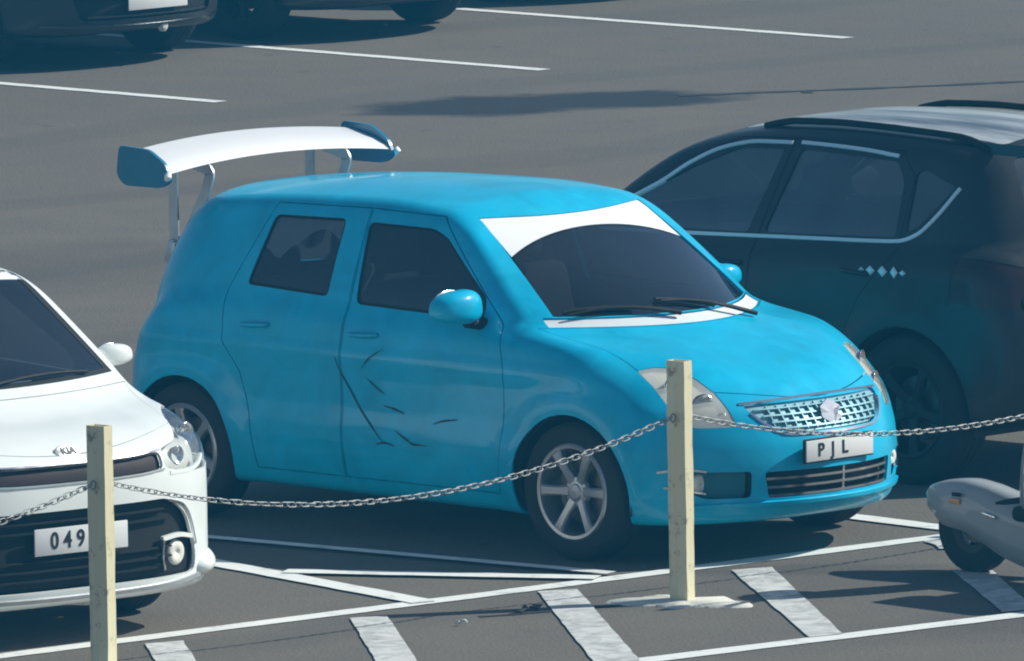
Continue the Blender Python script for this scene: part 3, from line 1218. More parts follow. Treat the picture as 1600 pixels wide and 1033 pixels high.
    bon = prism_mesh(BON, 'xy', 0.6, 1.2)
    hl = two(HL, 'oz', 0.42, 1.4, R(44.8))
    ug = prism_mesh(UG, 'yz', 0.4, 1.2)
    lg = prism_mesh(LG, 'yz', 0.4, 1.2)
    fg = two(FG, 'yz', 0.2, 1.2)
    rgl = prism_mesh(RGL, 'yz', -3.4, -2.4)
    tl = two(TL, 'yz', -3.4, -2.55)
    doors = joined(cut)
    wins = joined(cw)
    arches = joined(arch)
    body = sk.sheet(cut=[doors, arches, scr, bon, joined(hl), ug, lg, joined(fg), rgl, joined(tl), cowl])
    link('body', body, M['swift'], car)
    # bonnet
    link('bonnet', sk.sheet(keep=prism_mesh(shrink(BON, 0.004), 'xy', 0.6, 1.2), cut=[joined(hl), ug]), M['swift'], car)
    link('cowl', sk.sheet(keep=prism_mesh(shrink(COWL, 0.002), 'xy', 0.85, 1.3), off=0.006), M['cowlgrey'], car)
    # doors with their glass
    for s in (-1, 1):
        for nm, q, wq, hx in (('door', FD, FW, -1.28), ('door', RD, RW, -1.97)):
            d = link(nm, sk.sheet(keep=prism_mesh(shrink(q, 0.005), 'xz', -1.2, -0.3), cut=[wins, arches], mirror=(s > 0), ck=('d', hx)), M['swift'], car)
            g = link('window', sk.sheet(keep=prism_mesh(shrink(wq, -0.004), 'xz', -1.2, -0.3), off=0.008, flange=0.004, mirror=(s > 0), ck=('w', hx)), M['tint'], d)
            seal = sk.sheet(keep=prism_mesh(shrink(wq, -0.006), 'xz', -1.2, -0.3), cut=[prism_mesh(shrink(wq, 0.012), 'xz', -1.3, -0.2)], off=0.006, flange=0.004, mirror=(s > 0), ck=('s', hx))
            link('window_seal', seal, M['trim'], d)
            handle(d, f, hx, 0.90, s, M['swift'])
    # windscreen with white sun strip
    link('windscreen', sk.sheet(keep=prism_mesh(shrink(SC2, 0.002), 'xy', 0.9, 1.7), off=0.006, flange=0.004), M['screen'], car)
    link('sun_strip', sk.sheet(keep=prism_mesh(STR, 'xy', 0.9, 1.7), off=0.004, flange=0.004), M['strip'], car)
    link('rear_window', sk.sheet(keep=prism_mesh(shrink(RGL, 0.002), 'yz', -3.4, -2.4), off=0.006, flange=0.004), M['tint'], car)
    # lamps
    for s in (-1, 1):
        h = link('headlight', sk.sheet(keep=hl[0], off=0.003, flange=0.012, mirror=(s > 0), ck='hl'), M['lens'], car)
        link('reflector', sk.sheet(keep=hl[0], off=0.020, flange=0.0, mirror=(s > 0), ck='hr'), M['reflector'], h)
        for a_, z_, rad, mt in ((-0.115, 0.765, 0.055, 'chrome'), (-0.005, 0.69, 0.05, 'chrome'), (0.075, 0.635, 0.024, 'chrome')):
            # bowl set in the lamp, facing forward
            ca, sa = math.cos(R(44.8)), math.sin(R(44.8))
            best = None
            for t in np.linspace(1.3, 0.3, 400):
                p = np.array([[a_ * ca + t * sa, a_ * sa - t * ca, z_]])
                if f(p)[0] < -0.012:
                    best = p[0]
                    break
            V, F = lathe([(0.004, 0.030), (rad * 0.6, 0.020), (rad, 0.0), (rad * 1.08, 0.0), (rad * 0.7, 0.03), (0.004, 0.042)], 24)
            b = link('lamp_bowl', pydata('lamp_bowl', V, F), M[mt], h)
            b.location = (best[0], best[1] * (-s), best[2])
            b.rotation_euler = (0, 0, R(60) if s < 0 else R(120))
        link('tail_light', sk.sheet(keep=tl[0], off=0.002, mirror=(s < 0), ck='tl'), M['red'], car)
    # upper grille with emblem
    gb = link('grille', sk.sheet(keep=prism_mesh(shrink(UG, 0.001), 'yz', 0.4, 1.2), off=0.016, flange=0), M['grille'], car)
    strip_on(f, spl([(-0.425, 0.692), (-0.2, 0.70), (0, 0.702), (0.2, 0.70), (0.425, 0.692)], 30), 0.016, 'front', M['chrome'], gb, 'grille_trim', 0.0)
    strip_on(f, spl([(-0.40, 0.655), (-0.36, 0.610), (-0.26, 0.560), (0, 0.552), (0.26, 0.560), (0.36, 0.610), (0.40, 0.655)], 40), 0.014, 'front', M['chrome'], gb, 'grille_trim', 0.0)
    for z_ in (0.665, 0.638, 0.611, 0.585):
        y_ = 0.40 - (0.69 - z_) * 1.0
        strip_on(f, [(-y_ + 2 * y_ * k / 24, z_) for k in range(25)], 0.009, 'front', M['grille'], gb, 'grille_bar', -0.008)
    for k in range(-6, 7):
        y_ = k * 0.052
        strip_on(f, [(y_, 0.577 + 0.1 * j / 6) for j in range(7)], 0.007, 'front', M['grille'], gb, 'grille_bar', -0.009)
    # slanted S-shaped badge
    pc = front_pt(f, 0.0, 0.632)
    bm = bmesh.new()
    S = [(0.0, 0.058), (0.062, 0.020), (0.062, 0.004), (0.018, 0.004), (0.060, -0.028), (0.0, -0.062), (-0.062, -0.024), (-0.062, -0.006), (-0.018, -0.006), (-0.060, 0.024)]
    A = [bm.verts.new((0.0, y, z)) for y, z in S]
    B = [bm.verts.new((0.012, y, z)) for y, z in S]
    for i in range(10):
        bm.faces.new((A[i], A[(i + 1) % 10], B[(i + 1) % 10], B[i]))
    bmesh.ops.triangulate(bm, faces=[bm.faces.new(A[::-1]), bm.faces.new(B)])
    o = link('emblem', fin(bm, 'emblem', 20), M['chrome'], gb)
    o.location = (pc.x - 0.004, 0, 0.632)
    o.rotation_euler = (0, R(-22), 0)
    # lower intake
    lb = link('lower_intake', sk.sheet(keep=prism_mesh(shrink(LG, 0.001), 'yz', 0.4, 1.2), off=0.05, flange=0), M['trim'], car)
    for z_ in (0.374, 0.337, 0.300):
        strip_on(f, [(-0.375 + 0.75 * k / 24, z_) for k in range(25)], 0.014, 'front', M['chrome'], lb, 'intake_bar', -0.014, th=0.008)
    strip_on(f, [(0.02, 0.292 + 0.11 * j / 6) for j in range(7)], 0.016, 'front', M['chrome'], lb, 'intake_bar', -0.016)
    for s in (-1, 1):
        fb = link('fog_recess', sk.sheet(keep=fg[0], off=0.035, flange=0, mirror=(s < 0), ck='fg'), M['fogdark'], car)
        p = front_pt(f, s * 0.60, 0.362)
        V, F = lathe([(0.002, 0.0), (0.034, 0.004), (0.042, 0.012), (0.042, 0.03), (0.002, 0.03)], 24)
        b = link('fog_lamp', pydata('fog_lamp', V, F), M['reflector'], fb)
        b.location = (p.x - 0.03, s * 0.60, 0.362)
        b.rotation_euler = (0, 0, R(90))
        strip_on(f, [(s * (0.60 + 0.15 * k / 12), 0.415 + 0.012 * math.sin(k / 12 * 3.1)) for k in range(13)], 0.012, 'front', M['chrome'], fb, 'lamp_trim', 0.0)
        strip_on(f, [(s * (0.60 + 0.13 * k / 12), 0.320 + 0.03 * k / 12) for k in range(13)], 0.010, 'front', M['chrome'], fb, 'lamp_trim', 0.0)
    # splitter lip and bumper seam
    strip_on(f, spl([(-0.66, 0.262), (-0.4, 0.268), (0, 0.27), (0.4, 0.268), (0.66, 0.262)], 40), 0.022, 'front', M['swift'], car, 'bumper_lip', 0.006, th=0.01)
    # number plate
    px = front_pt(f, 0, 0.495).x + 0.018
    pl = rbox('number_plate', (0, 0, 0), (0.008, 0.42, 0.092), 0.003, M['plate'], car)
    pl.location = (px, -0.03, 0.485)
    for k, ch in enumerate('PJL'):
        plate_text(pl, ch, 0.080, (0.0052, -0.12 + 0.075 * k, 0), (R(90), 0, R(90)), M['ink'], name='plate_letter')
    rb = rbox('plate_frame', (0, 0, 0), (0.012, 0.435, 0.106), 0.004, M['trim'], pl)
    rb.location = (-0.008, 0, 0)
    # mirrors, wipers, aerial
    mirror_pod(car, -0.60, -0.90, 1.075, -1, M['swift'], 1.12)
    mirror_pod(car, -0.64, 0.82, 1.06, 1, M['swift'], 0.80)
    for (x0, y0, x1, y1) in ((-0.02, -0.10, -0.255, -0.56), (0.015, 0.34, -0.115, -0.13)):
        bm = bmesh.new()
        pts = []
        for k in range(13):
            t = k / 12
            q = top_pt(f, x0 + (x1 - x0) * t, y0 + (y1 - y0) * t)
            pts.append(q + Vector((0, 0, 0.022 + 0.012 * math.sin(t * math.pi))))
        tube(bm, pts, [0.012 - 0.006 * k / 12 for k in range(13)], 6)
        w = link('wiper', fin(bm, 'wiper', 60), M['trim'], car)
        bm = bmesh.new()
        pts2 = []
        for k in range(15):
            t = 0.38 + 0.62 * k / 14
            q = top_pt(f, x0 + (x1 - x0) * t - 0.035, y0 + (y1 - y0) * t)
            pts2.append(q + Vector((0, 0, 0.010)))
        tube(bm, pts2, 0.010, 6)
        link('wiper_blade', fin(bm, 'wiper_blade', 60), M['trim'], w)
    # lining, floor and seats
    lin = sk.sheet(cut=[joined(two(shrink(FW, -0.02), 'xz', -1.2, -0.2) + two(shrink(RW, -0.02), 'xz', -1.2, -0.2)), arches,
                        prism_mesh(shrink(SCR, -0.01), 'xy', 0.9, 1.7), prism_mesh(RGL, 'yz', -3.4, -2.3)], off=0.055, flange=0, h=0.03, tol=0.008)
    link('lining', lin, M['lining'], car)
    interior(car, -0.45, -1.32, -2.15, 0.62, 0.30, None)
    # tray of papers behind the screen and a pale sheet standing in for lit ground through the side glass
    rbox('dashboard_paper', (-0.33, -0.45, 0.945), (0.22, 0.32, 0.012), 0.004, M['paper'], car, Matrix.Rotation(R(12), 4, 'Y'))
    bm = bmesh.new()
    n, m = 12, 6
    g = []
    for i in range(n + 1):
        row = []
        for j in range(m + 1):
            x = -2.06 + 0.50 * i / n
            z = 1.375 - (0.10 + 0.05 * math.sin(i * 0.55) + (0.04 if i < 4 else 0)) * j / m
            y = side_pt(f, x, z).y + 0.022 + 0.008 * math.sin(i * 1.7 + j)
            row.append(bm.verts.new((x, y, z)))
        g.append(row)
    for i in range(n):
        for j in range(m):
            bm.faces.new((g[i][j], g[i + 1][j], g[i + 1][j + 1], g[i][j + 1]))
    link('window_view_sheet', fin(bm, 'window_view_sheet', 70), M['paper'], car)
    # wheels
    wm = wheel_meshes('swift', 0.303, 0.213, 0.19, 6, 0.085, M['alloy'])
    for x, s, st in ((0, -1, 0), (0, 1, 0), (-2.43, -1, 0), (-2.43, 1, 0)):
        add_wheel(car, x, s * 0.735, 0.303, wm, 0.0 if x == 0 else 0.35)
        wheel_liner(car, x, 0.305, 0.346, 0.43, 0.80, s)
    # scratches on the doors
    for k, (sc, w) in enumerate([
            ([(-1.444, 0.796), (-1.422, 0.743), (-1.35, 0.649), (-1.29, 0.571), (-1.207, 0.495), (-1.146, 0.439)], 0.011),
            ([(-1.189, 0.425), (-1.131, 0.435), (-1.069, 0.426)], 0.012), ([(-1.278, 0.753), (-1.23, 0.80), (-1.143, 0.85)], 0.007),
            ([(-1.248, 0.711), (-1.194, 0.677), (-1.141, 0.648)], 0.009), ([(-1.15, 0.598), (-1.08, 0.587), (-1.011, 0.57)], 0.012),
            ([(-1.067, 0.494), (-0.998, 0.461), (-0.945, 0.441), (-0.86, 0.441)], 0.011), ([(-0.835, 0.539), (-0.773, 0.557), (-0.681, 0.569)], 0.010)]):
        pts = spl(sc, 14)
        r = random.Random(k)
        up, dn = [], []
        for i, (x, z) in enumerate(pts):
            a, b = pts[max(0, i - 1)], pts[min(len(pts) - 1, i + 1)]
            d = Vector((b[0] - a[0], b[1] - a[1])).normalized()
            h = w / 2 * math.sin(math.pi * (i + 0.35) / (len(pts) - 0.3)) ** 0.6 * r.uniform(0.6, 1.1)
            up.append((x - d.y * h, z + d.x * h))
            dn.append((x + d.y * h, z - d.x * h))
        P = [side_pt(f, x, z, -1, 0.0025) for x, z in up]
        Q = [side_pt(f, x, z, -1, 0.0025) for x, z in dn]
        V = P + Q
        n = len(P)
        link('scratch', pydata('scratch', V, [(i, i + 1, n + i + 1, n + i) for i in range(n - 1)]), M['scratch'], car)
    build_wing(car, f)
    return car


def frame_mesh(poly, inset, y0, y1):
    """flat plate in the xz plane with its middle cut out"""
    if area2(poly) < 0:
        poly = poly[::-1]
    inn = shrink(poly, inset)
    n = len(poly)
    bm = bmesh.new()
    L_ = [[bm.verts.new((a, y, b)) for a, b in q] for q in (poly, inn) for y in (y0, y1)]
    o0, o1, i0, i1 = L_
    for k in range(n):
        j = (k + 1) % n
        bm.faces.new((o0[k], o0[j], o1[j], o1[k]))
        bm.faces.new((i0[k], i1[k], i1[j], i0[j]))
        bm.faces.new((o0[k], i0[k], i0[j], o0[j]))
        bm.faces.new((o1[k], o1[j], i1[j], i1[k]))
    return fin(bm, 'frame', 40)


def build_wing(car, f):
    # main plane: bowed aerofoil
    n, sp = 32, 0.70
    prof = [(0.0, 0.0), (0.02, 0.014), (0.08, 0.022), (0.16, 0.018), (0.24, 0.009), (0.275, 0.004), (0.275, 0.0), (0.2, -0.004), (0.1, -0.010), (0.02, -0.008)]
    V, F = [], []
    for i in range(n + 1):
        y = -sp + 2 * sp * i / n
        u = 1 - (y / sp) ** 2
        zx, zz = -2.615 - 0.035 * u, 1.520 + 0.040 * u
        ca, sa = math.cos(R(17)), math.sin(R(17))
        for d, h in prof:
            V.append((zx - d * ca - h * sa, y, zz + d * sa + h * ca))
    m = len(prof)
    for i in range(n):
        for j in range(m):
            F.append((i * m + j, i * m + (j + 1) % m, (i + 1) * m + (j + 1) % m, (i + 1) * m + j))
    F.append(tuple(range(m)))
    F.append(tuple(n * m + j for j in range(m))[::-1])
    bm = bmesh.new()
    vs = [bm.verts.new(v) for v in V]
    for q in F:
        bm.faces.new([vs[i] for i in q])
    w = link('rear_wing', fin(bm, 'rear_wing', 45), M['wingwhite'], car)
    for s in (-1, 1):
        P = rounded([(-2.595, 1.49), (-2.63, 1.565), (-2.74, 1.625), (-2.93, 1.635), (-2.95, 1.50), (-2.90, 1.455), (-2.66, 1.455)], 0.03, 4)
        me = prism_mesh(P, 'xz', s * 0.70 - 0.009, s * 0.70 + 0.009)
        o = link('end_plate', me, M['wingblue'], w)
        # white bead along the leading edge
        bm = bmesh.new()
        tube(bm, [(-2.605, s * 0.715, 1.525), (-2.600, s * 0.72, 1.515), (-2.612, s * 0.72, 1.495)], [0.013, 0.018, 0.010], 8)
        link('plate_tip', fin(bm, 'plate_tip', 60), M['wingwhite'], o)
        # swept aluminium stay bolted to the tailgate
        x_foot = rear_pt(f, s * 0.43, 1.12, -3.2, -2.0).x
        x_foot2 = rear_pt(f, s * 0.43, 1.26, -3.2, -2.0).x
        Q = [(-2.63, 1.545), (-2.86, 1.60), (-2.90, 1.56), (x_foot - 0.05, 1.30), (x_foot - 0.045, 1.11), (x_foot + 0.03, 1.09), (x_foot2 + 0.04, 1.27), (x_foot2 + 0.12, 1.40), (-2.60, 1.50)]
        me = frame_mesh(rounded(Q, 0.04, 4), 0.055, s * 0.43 - 0.005, s * 0.43 + 0.005)
        st = link('wing_stay', me, M['alu'], w)
        rbox('stay_foot', (x_foot - 0.02, s * 0.43, 1.135), (0.05, 0.075, 0.11), 0.01, M['alu'], st, Matrix.Rotation(R(20), 4, 'Y'))


M['cowlgrey'] = simple('cowl_plastic', (0.72, 0.76, 0.76), 0.45, var=0.12)
M['fogdark'] = simple('fog_recess_plastic', (0.006, 0.15, 0.21), 0.55)
M['wingblue'] = car_paint('wing_blue', (0.004, 0.17, 0.29), rough=0.35, coat=0.5, mott=0.1)
build_swift()


# ================================================================== copies
def copy_tree(o, parent=None):
    n = o.copy()
    COL.objects.link(n)
    n.parent = parent
    for ch in list(o.children):
        copy_tree(ch, n)
    return n


# ================================================================== the white hatchback
def build_white():
    c = dict(
        w=[(-3.3, 0.80), (-2.58, 0.855), (-1.2, 0.858), (0, 0.858), (0.5, 0.85), (0.9, 0.84)],
        side=[(0.1, -0.07), (0.2, -0.04), (0.32, -0.010), (0.5, 0.0), (0.68, 0.0), (0.82, -0.012), (0.95, -0.032), (1.1, -0.08)],
        ztop=[(0.86, 0.73), (0.80, 0.785), (0.70, 0.835), (0.60, 0.865), (0.42, 0.905), (0.2, 0.955), (0.0, 0.99), (-0.4, 1.0), (-1.2, 1.0),
              (-2.2, 1.02), (-2.9, 1.0), (-3.3, 0.94)],
        zbot=[(0.9, 0.20), (0.7, 0.17), (0.4, 0.17), (-2.6, 0.19), (-3.0, 0.25), (-3.3, 0.33)],
        xf=[(0.10, 0.74), (0.20, 0.795), (0.30, 0.805), (0.45, 0.80), (0.58, 0.80), (0.68, 0.795), (0.76, 0.775), (0.83, 0.70), (0.92, 0.52), (1.05, 0.3)],
        xr=[(0.15, -3.05), (0.3, -3.20), (0.45, -3.25), (0.65, -3.25), (0.85, -3.22), (1.1, -3.1)],
        plan=(0.21, 3.0, 0.30, 2.4),
        wg=[(0.7, 0.85), (0.95, 0.825), (1.03, 0.805), (1.2, 0.745), (1.38, 0.67), (1.46, 0.62), (1.6, 0.53)],
        wgx=[(-3.3, -0.08), (-2.2, -0.015), (-1.3, 0.0), (-0.7, 0.0), (0.0, -0.025), (0.4, -0.06)],
        roof=[(-3.2, 1.37), (-2.7, 1.44), (-2.2, 1.475), (-1.6, 1.50), (-1.1, 1.505), (-0.8, 1.495), (-0.5, 1.465), (-0.2, 1.41), (0.4, 1.24)],
        hatch=[(0.7, -3.15), (0.95, -3.1), (1.1, -3.02), (1.25, -2.92), (1.4, -2.78), (1.5, -2.7)],
        hatchcurve=(0.33, 2.2),
        screen=(0.25, 1.62, 0.13, 0.6), belt=0.99, rooftop=1.46,
        crown=0.04, rcrown=0.045, flare=0.018, k=(0.06, 0.08, 0.06, 0.06, 0.04, 0.12, 0.03),
        hubs=[(0, 0.31, 0.335), (-2.58, 0.31, 0.335)])
    f = car_field(c)
    sk = Skin(f, (-3.4, -1.0, 0.08), (0.92, 1.0, 1.56), 0.021)
    car = empty('white_hatchback_car', (-0.5391, -3.8547, 0), R(-8))
    tag(car, 'white compact car with black lower grille and number plate 049', 'car')
    ysc = np.linspace(-0.72, 0.72, 25)
    base = [(0.205 - 0.13 * (y / 0.62) ** 2, float(y)) for y in ysc]
    tp = [(-0.49 - 0.05 * (y / 0.52) ** 2, float(y)) for y in np.linspace(0.60, -0.60, 21)]
    SCR = base + tp
    mid = [(-0.425 - 0.03 * (y / 0.52) ** 2, float(y)) for y in np.linspace(0.615, -0.615, 21)]
    SC2 = base + mid
    STR = mid[::-1] + tp
    fe = [(0.735 - 0.34 * (abs(y) / 0.8) ** 2.2, float(y)) for y in np.linspace(-0.68, 0.68, 31)]
    re = [(0.262 - 0.13 * (y / 0.62) ** 2, float(y)) for y in np.linspace(0.75, -0.75, 31)]
    BON = fe + re
    # lamps and openings seen from ahead (y, z)
    HL = rounded([(0.46, 0.775), (0.60, 0.80), (0.70, 0.875), (0.79, 0.90), (0.86, 0.86), (0.86, 0.70), (0.80, 0.665), (0.62, 0.665), (0.47, 0.70)], 0.03, 4)
    GR = rounded([(-0.455, 0.768), (-0.30, 0.760), (0, 0.757), (0.30, 0.760), (0.455, 0.768), (0.46, 0.700), (0.30, 0.690), (0, 0.687), (-0.30, 0.690), (-0.46, 0.700)], 0.02, 3)
    LI = rounded([(-0.48, 0.575), (0.48, 0.575), (0.60, 0.50), (0.665, 0.34), (0.655, 0.245), (-0.655, 0.245), (-0.665, 0.34), (-0.60, 0.50)], 0.05, 5)
    hl = two(HL, 'yz', 0.2, 1.1)
    gr = prism_mesh(GR, 'yz', 0.3, 1.1)
    li = prism_mesh(LI, 'yz', 0.3, 1.1)
    scr = prism_mesh(SCR, 'xy', 0.9, 1.7)
    bon = prism_mesh(BON, 'xy', 0.6, 1.2)
    FW = rounded([(-1.28, 1.0), (-1.31, 1.35), (-0.80, 1.345), (-0.30, 1.06), (-0.28, 0.985)], 0.03)
    RW = rounded([(-1.40, 1.0), (-1.42, 1.35), (-2.15, 1.335), (-2.32, 1.05)], 0.03)
    FD = [(-0.25, 0.25), (-0.20, 0.7), (-0.22, 0.97), (-0.80, 1.385), (-1.355, 1.40), (-1.345, 0.25)]
    RD = [(-1.35, 0.25), (-1.36, 1.40), (-2.18, 1.375), (-2.42, 1.02), (-2.30, 0.74), (-2.2, 0.62), (-2.14, 0.5), (-2.1, 0.25)]
    wins = joined(two(FW, 'xz', -1.2, -0.3) + two(RW, 'xz', -1.2, -0.3))
    doors = joined(two(FD, 'xz', -1.2, -0.3) + two(RD, 'xz', -1.2, -0.3))
    arches = joined(two(circle(0, 0.31, 0.34), 'xz', -1.2, -0.42) + two(circle(-2.58, 0.31, 0.34), 'xz', -1.2, -0.42))
    RGL = rounded([(-0.52, 1.02), (0.52, 1.02), (0.44, 1.32), (-0.44, 1.32)], 0.05)
    rgl = prism_mesh(RGL, 'yz', -3.6, -2.4)
    link('body', sk.sheet(cut=[doors, arches, scr, bon, joined(hl), gr, li, rgl]), M['white'], car)
    link('bonnet', sk.sheet(keep=prism_mesh(shrink(BON, 0.004), 'xy', 0.6, 1.2), cut=[joined(hl), gr]), M['white'], car)
    for s in (-1, 1):
        for q, wq in ((FD, FW), (RD, RW)):
            d = link('door', sk.sheet(keep=prism_mesh(shrink(q, 0.003), 'xz', -1.2, -0.3), cut=[wins, arches], mirror=(s > 0), ck=('d', len(q))), M['white'], car)
            link('window', sk.sheet(keep=prism_mesh(shrink(wq, -0.004), 'xz', -1.2, -0.3), off=0.008, flange=0.004, mirror=(s > 0), ck=('w', q[0])), M['dtint'], d)
            handle(d, f, -1.2 if q is FD else -2.15, 0.88, s, M['white'])
    ws = link('windscreen', sk.sheet(keep=prism_mesh(shrink(SC2, 0.002), 'xy', 0.9, 1.7), off=0.006, flange=0.004), M['screen'], car)
    link('sun_strip', sk.sheet(keep=prism_mesh(STR, 'xy', 0.9, 1.7), off=0.004, flange=0.004), M['strip'], car)
    link('rear_window', sk.sheet(keep=rgl, off=0.006, flange=0.004), M['dtint'], car)
    # black frame printed round the screen
    link('screen_border', sk.sheet(keep=scr, cut=[prism_mesh(shrink(SCR, 0.028), 'xy', 0.8, 1.8)], off=0.004, flange=0.003), M['trim'], car)
    for s in (-1, 1):
        h = link('headlight', sk.sheet(keep=hl[0], off=0.003, mirror=(s < 0), ck='hl'), M['lensclear'], car)
        link('reflector', sk.sheet(keep=hl[0], off=0.05, flange=0, tol=0.006, mirror=(s < 0), ck='hr'), M['reflector'], h)
        for y_, z_, rad in ((0.735, 0.80, 0.045), (0.60, 0.735, 0.035)):
            p = front_pt(f, s * y_, z_)
            V, F = lathe([(0.004, 0.030), (rad * 0.6, 0.018), (rad, -0.012), (rad * 1.08, -0.012), (rad * 0.7, 0.03), (0.004, 0.042)], 24)
            b = link('lamp_bowl', pydata('lamp_bowl', V, F), M['chrome'], h)
            b.location = (p.x - 0.05, p.y, p.z)
            b.rotation_euler = (0, 0, R(90 + s * 10))
        strip_on(f, spl([(s * 0.50, 0.676), (s * 0.62, 0.672), (s * 0.70, 0.682), (s * 0.755, 0.72)], 20), 0.02, 'front', M['white'], h, 'lamp_trim', -0.004)
    # slim dark grille with rim
    g = link('grille', sk.sheet(keep=prism_mesh(shrink(GR, 0.001), 'yz', 0.3, 1.1), off=0.02, flange=0), M['grillebrown'], car)
    strip_on(f, spl([(-0.46, 0.772), (-0.3, 0.764), (0, 0.761), (0.3, 0.764), (0.46, 0.772)], 30), 0.010, 'front', M['chrome'], g, 'grille_trim', 0.0)
    strip_on(f, spl([(-0.465, 0.697), (-0.3, 0.687), (0, 0.684), (0.3, 0.687), (0.465, 0.697)], 30), 0.010, 'front', M['chrome'], g, 'grille_trim', 0.0)
    # oval badge with lettering
    p = front_pt(f, 0, 0.805)
    V, F = lathe([(0.001, -0.006), (0.058, -0.006), (0.066, -0.002), (0.066, 0.006), (0.001, 0.006)], 36)
    bd = link('badge', pydata('badge', [(-b, a, cc * 0.52) for a, b, cc in V], F, True, 30), M['alu'], car)
    bd.location = (p.x + 0.004, 0, p.z)
    bd.rotation_euler = (0, R(-38), 0)
    plate_text(bd, 'KIA', 0.046, (0.0075, 0, 0), (R(90), 0, R(90)), M['ink'], 0.001, 'badge_lettering')
    # lower intake, slats, plate, lip
    lo = link('lower_intake', sk.sheet(keep=prism_mesh(shrink(LI, 0.001), 'yz', 0.3, 1.1), off=0.03, flange=0), M['trim'], car)
    for z_ in (0.53, 0.49, 0.37, 0.33, 0.29):
        y_ = 0.46 if z_ > 0.5 else 0.50
        strip_on(f, [(-y_ + 2 * y_ * k / 30, z_) for k in range(31)], 0.010, 'front', M['trim'], lo, 'intake_bar', -0.014)
    strip_on(f, spl([(-0.74, 0.235), (-0.5, 0.215), (0, 0.21), (0.5, 0.215), (0.74, 0.235)], 40), 0.024, 'front', M['alu'], car, 'bumper_lip', 0.004, th=0.008)
    for s in (-1, 1):
        p = front_pt(f, s * 0.545, 0.335)
        fl = link('fog_lamp', pydata('fog_lamp', *lathe([(0.002, 0.004), (0.040, 0.0), (0.052, 0.008), (0.056, 0.03), (0.002, 0.03)], 28)), M['reflector'], car)
        fl.location = (p.x - 0.015, p.y, p.z)
        fl.rotation_euler = (0, 0, R(90 + s * 14))
        strip_on(f, spl([(s * 0.44, 0.405), (s * 0.54, 0.412), (s * 0.64, 0.395)], 14), 0.022, 'front', M['white'], car, 'lamp_trim', 0.0)
        strip_on(f, spl([(s * 0.445, 0.40), (s * 0.435, 0.33), (s * 0.445, 0.275)], 14), 0.012, 'front', M['chrome'], car, 'lamp_trim', 0.0)
        strip_on(f, spl([(s * 0.48, 0.565), (s * 0.575, 0.535), (s * 0.635, 0.46), (s * 0.665, 0.36)], 20), 0.014, 'front', M['chrome'], car, 'intake_trim', 0.0)
        # winglet at the bumper corner
        q = front_pt(f, s * 0.74, 0.27)
        bm = bmesh.new()
        bmesh.ops.create_uvsphere(bm, u_segments=20, v_segments=12, radius=1.0)
        for v in bm.verts:
            v.co = Vector((v.co.x * 0.12, v.co.y * 0.085, v.co.z * 0.062 * (1 - 0.25 * v.co.x)))
        wl = link('bumper_corner', fin(bm, 'bumper_corner', 60), M['white'], car)
        wl.location = (q.x - 0.06, q.y, q.z)
        wl.rotation_euler = (0, R(8), s * R(-30))
    pxx = front_pt(f, 0, 0.45).x + 0.004
    pl = rbox('number_plate', (0, 0, 0), (0.008, 0.47, 0.112), 0.003, M['plate'], car)
    pl.location = (pxx, 0, 0.452)
    for k, ch in enumerate('049'):
        plate_text(pl, ch, 0.098, (0.0052, -0.136 + 0.066 * k, 0), (R(90), 0, R(90)), M['ink'], sx=0.85, name='plate_digit')
    # mirrors, wipers, dash papers
    mirror_pod(car, -0.20, -0.90, 1.06, -1, M['white'], 0.70)
    mirror_pod(car, -0.20, 0.90, 1.06, 1, M['white'], 0.70)
    for (x0, y0, x1, y1) in ((0.225, -0.05, 0.11, 0.55), (0.165, -0.55, 0.215, -0.03)):
        bm = bmesh.new()
        pts = []
        for k in range(13):
            t = k / 12
            q = top_pt(f, x0 + (x1 - x0) * t - 0.02, y0 + (y1 - y0) * t)
            pts.append(q + Vector((0, 0, 0.014)))
        tube(bm, pts, 0.008, 6)
        link('wiper', fin(bm, 'wiper', 60), M['trim'], car)
    lin = sk.sheet(cut=[joined(two(shrink(FW, -0.02), 'xz', -1.2, -0.2) + two(shrink(RW, -0.02), 'xz', -1.2, -0.2)), arches,
                        prism_mesh(shrink(SCR, -0.01), 'xy', 0.9, 1.7), rgl], off=0.055, flange=0, h=0.035, tol=0.01)
    link('lining', lin, M['lining'], car)
    interior(car, -0.22, -1.15, -2.05, 0.64, 0.28, None)
    rbox('dashboard_paper', (-0.10, 0.34, 0.935), (0.13, 0.15, 0.006), 0.002, M['paper'], car, Matrix.Rotation(R(-18), 4, 'Y') @ Matrix.Rotation(0.4, 4, 'Z'))
    rbox('dashboard_paper', (-0.22, 0.40, 0.97), (0.08, 0.11, 0.006), 0.002, M['paper'], car, Matrix.Rotation(R(-25), 4, 'Y'))
    wm = wheel_meshes('white', 0.308, 0.205, 0.195, 5, 0.10, M['alloy'])
    for x in (0, -2.58):
        for s in (-1, 1):
            add_wheel(car, x, s * 0.755, 0.308, wm, 0.4)
            wheel_liner(car, x, 0.31, 0.348, 0.43, 0.82, s)
    return car


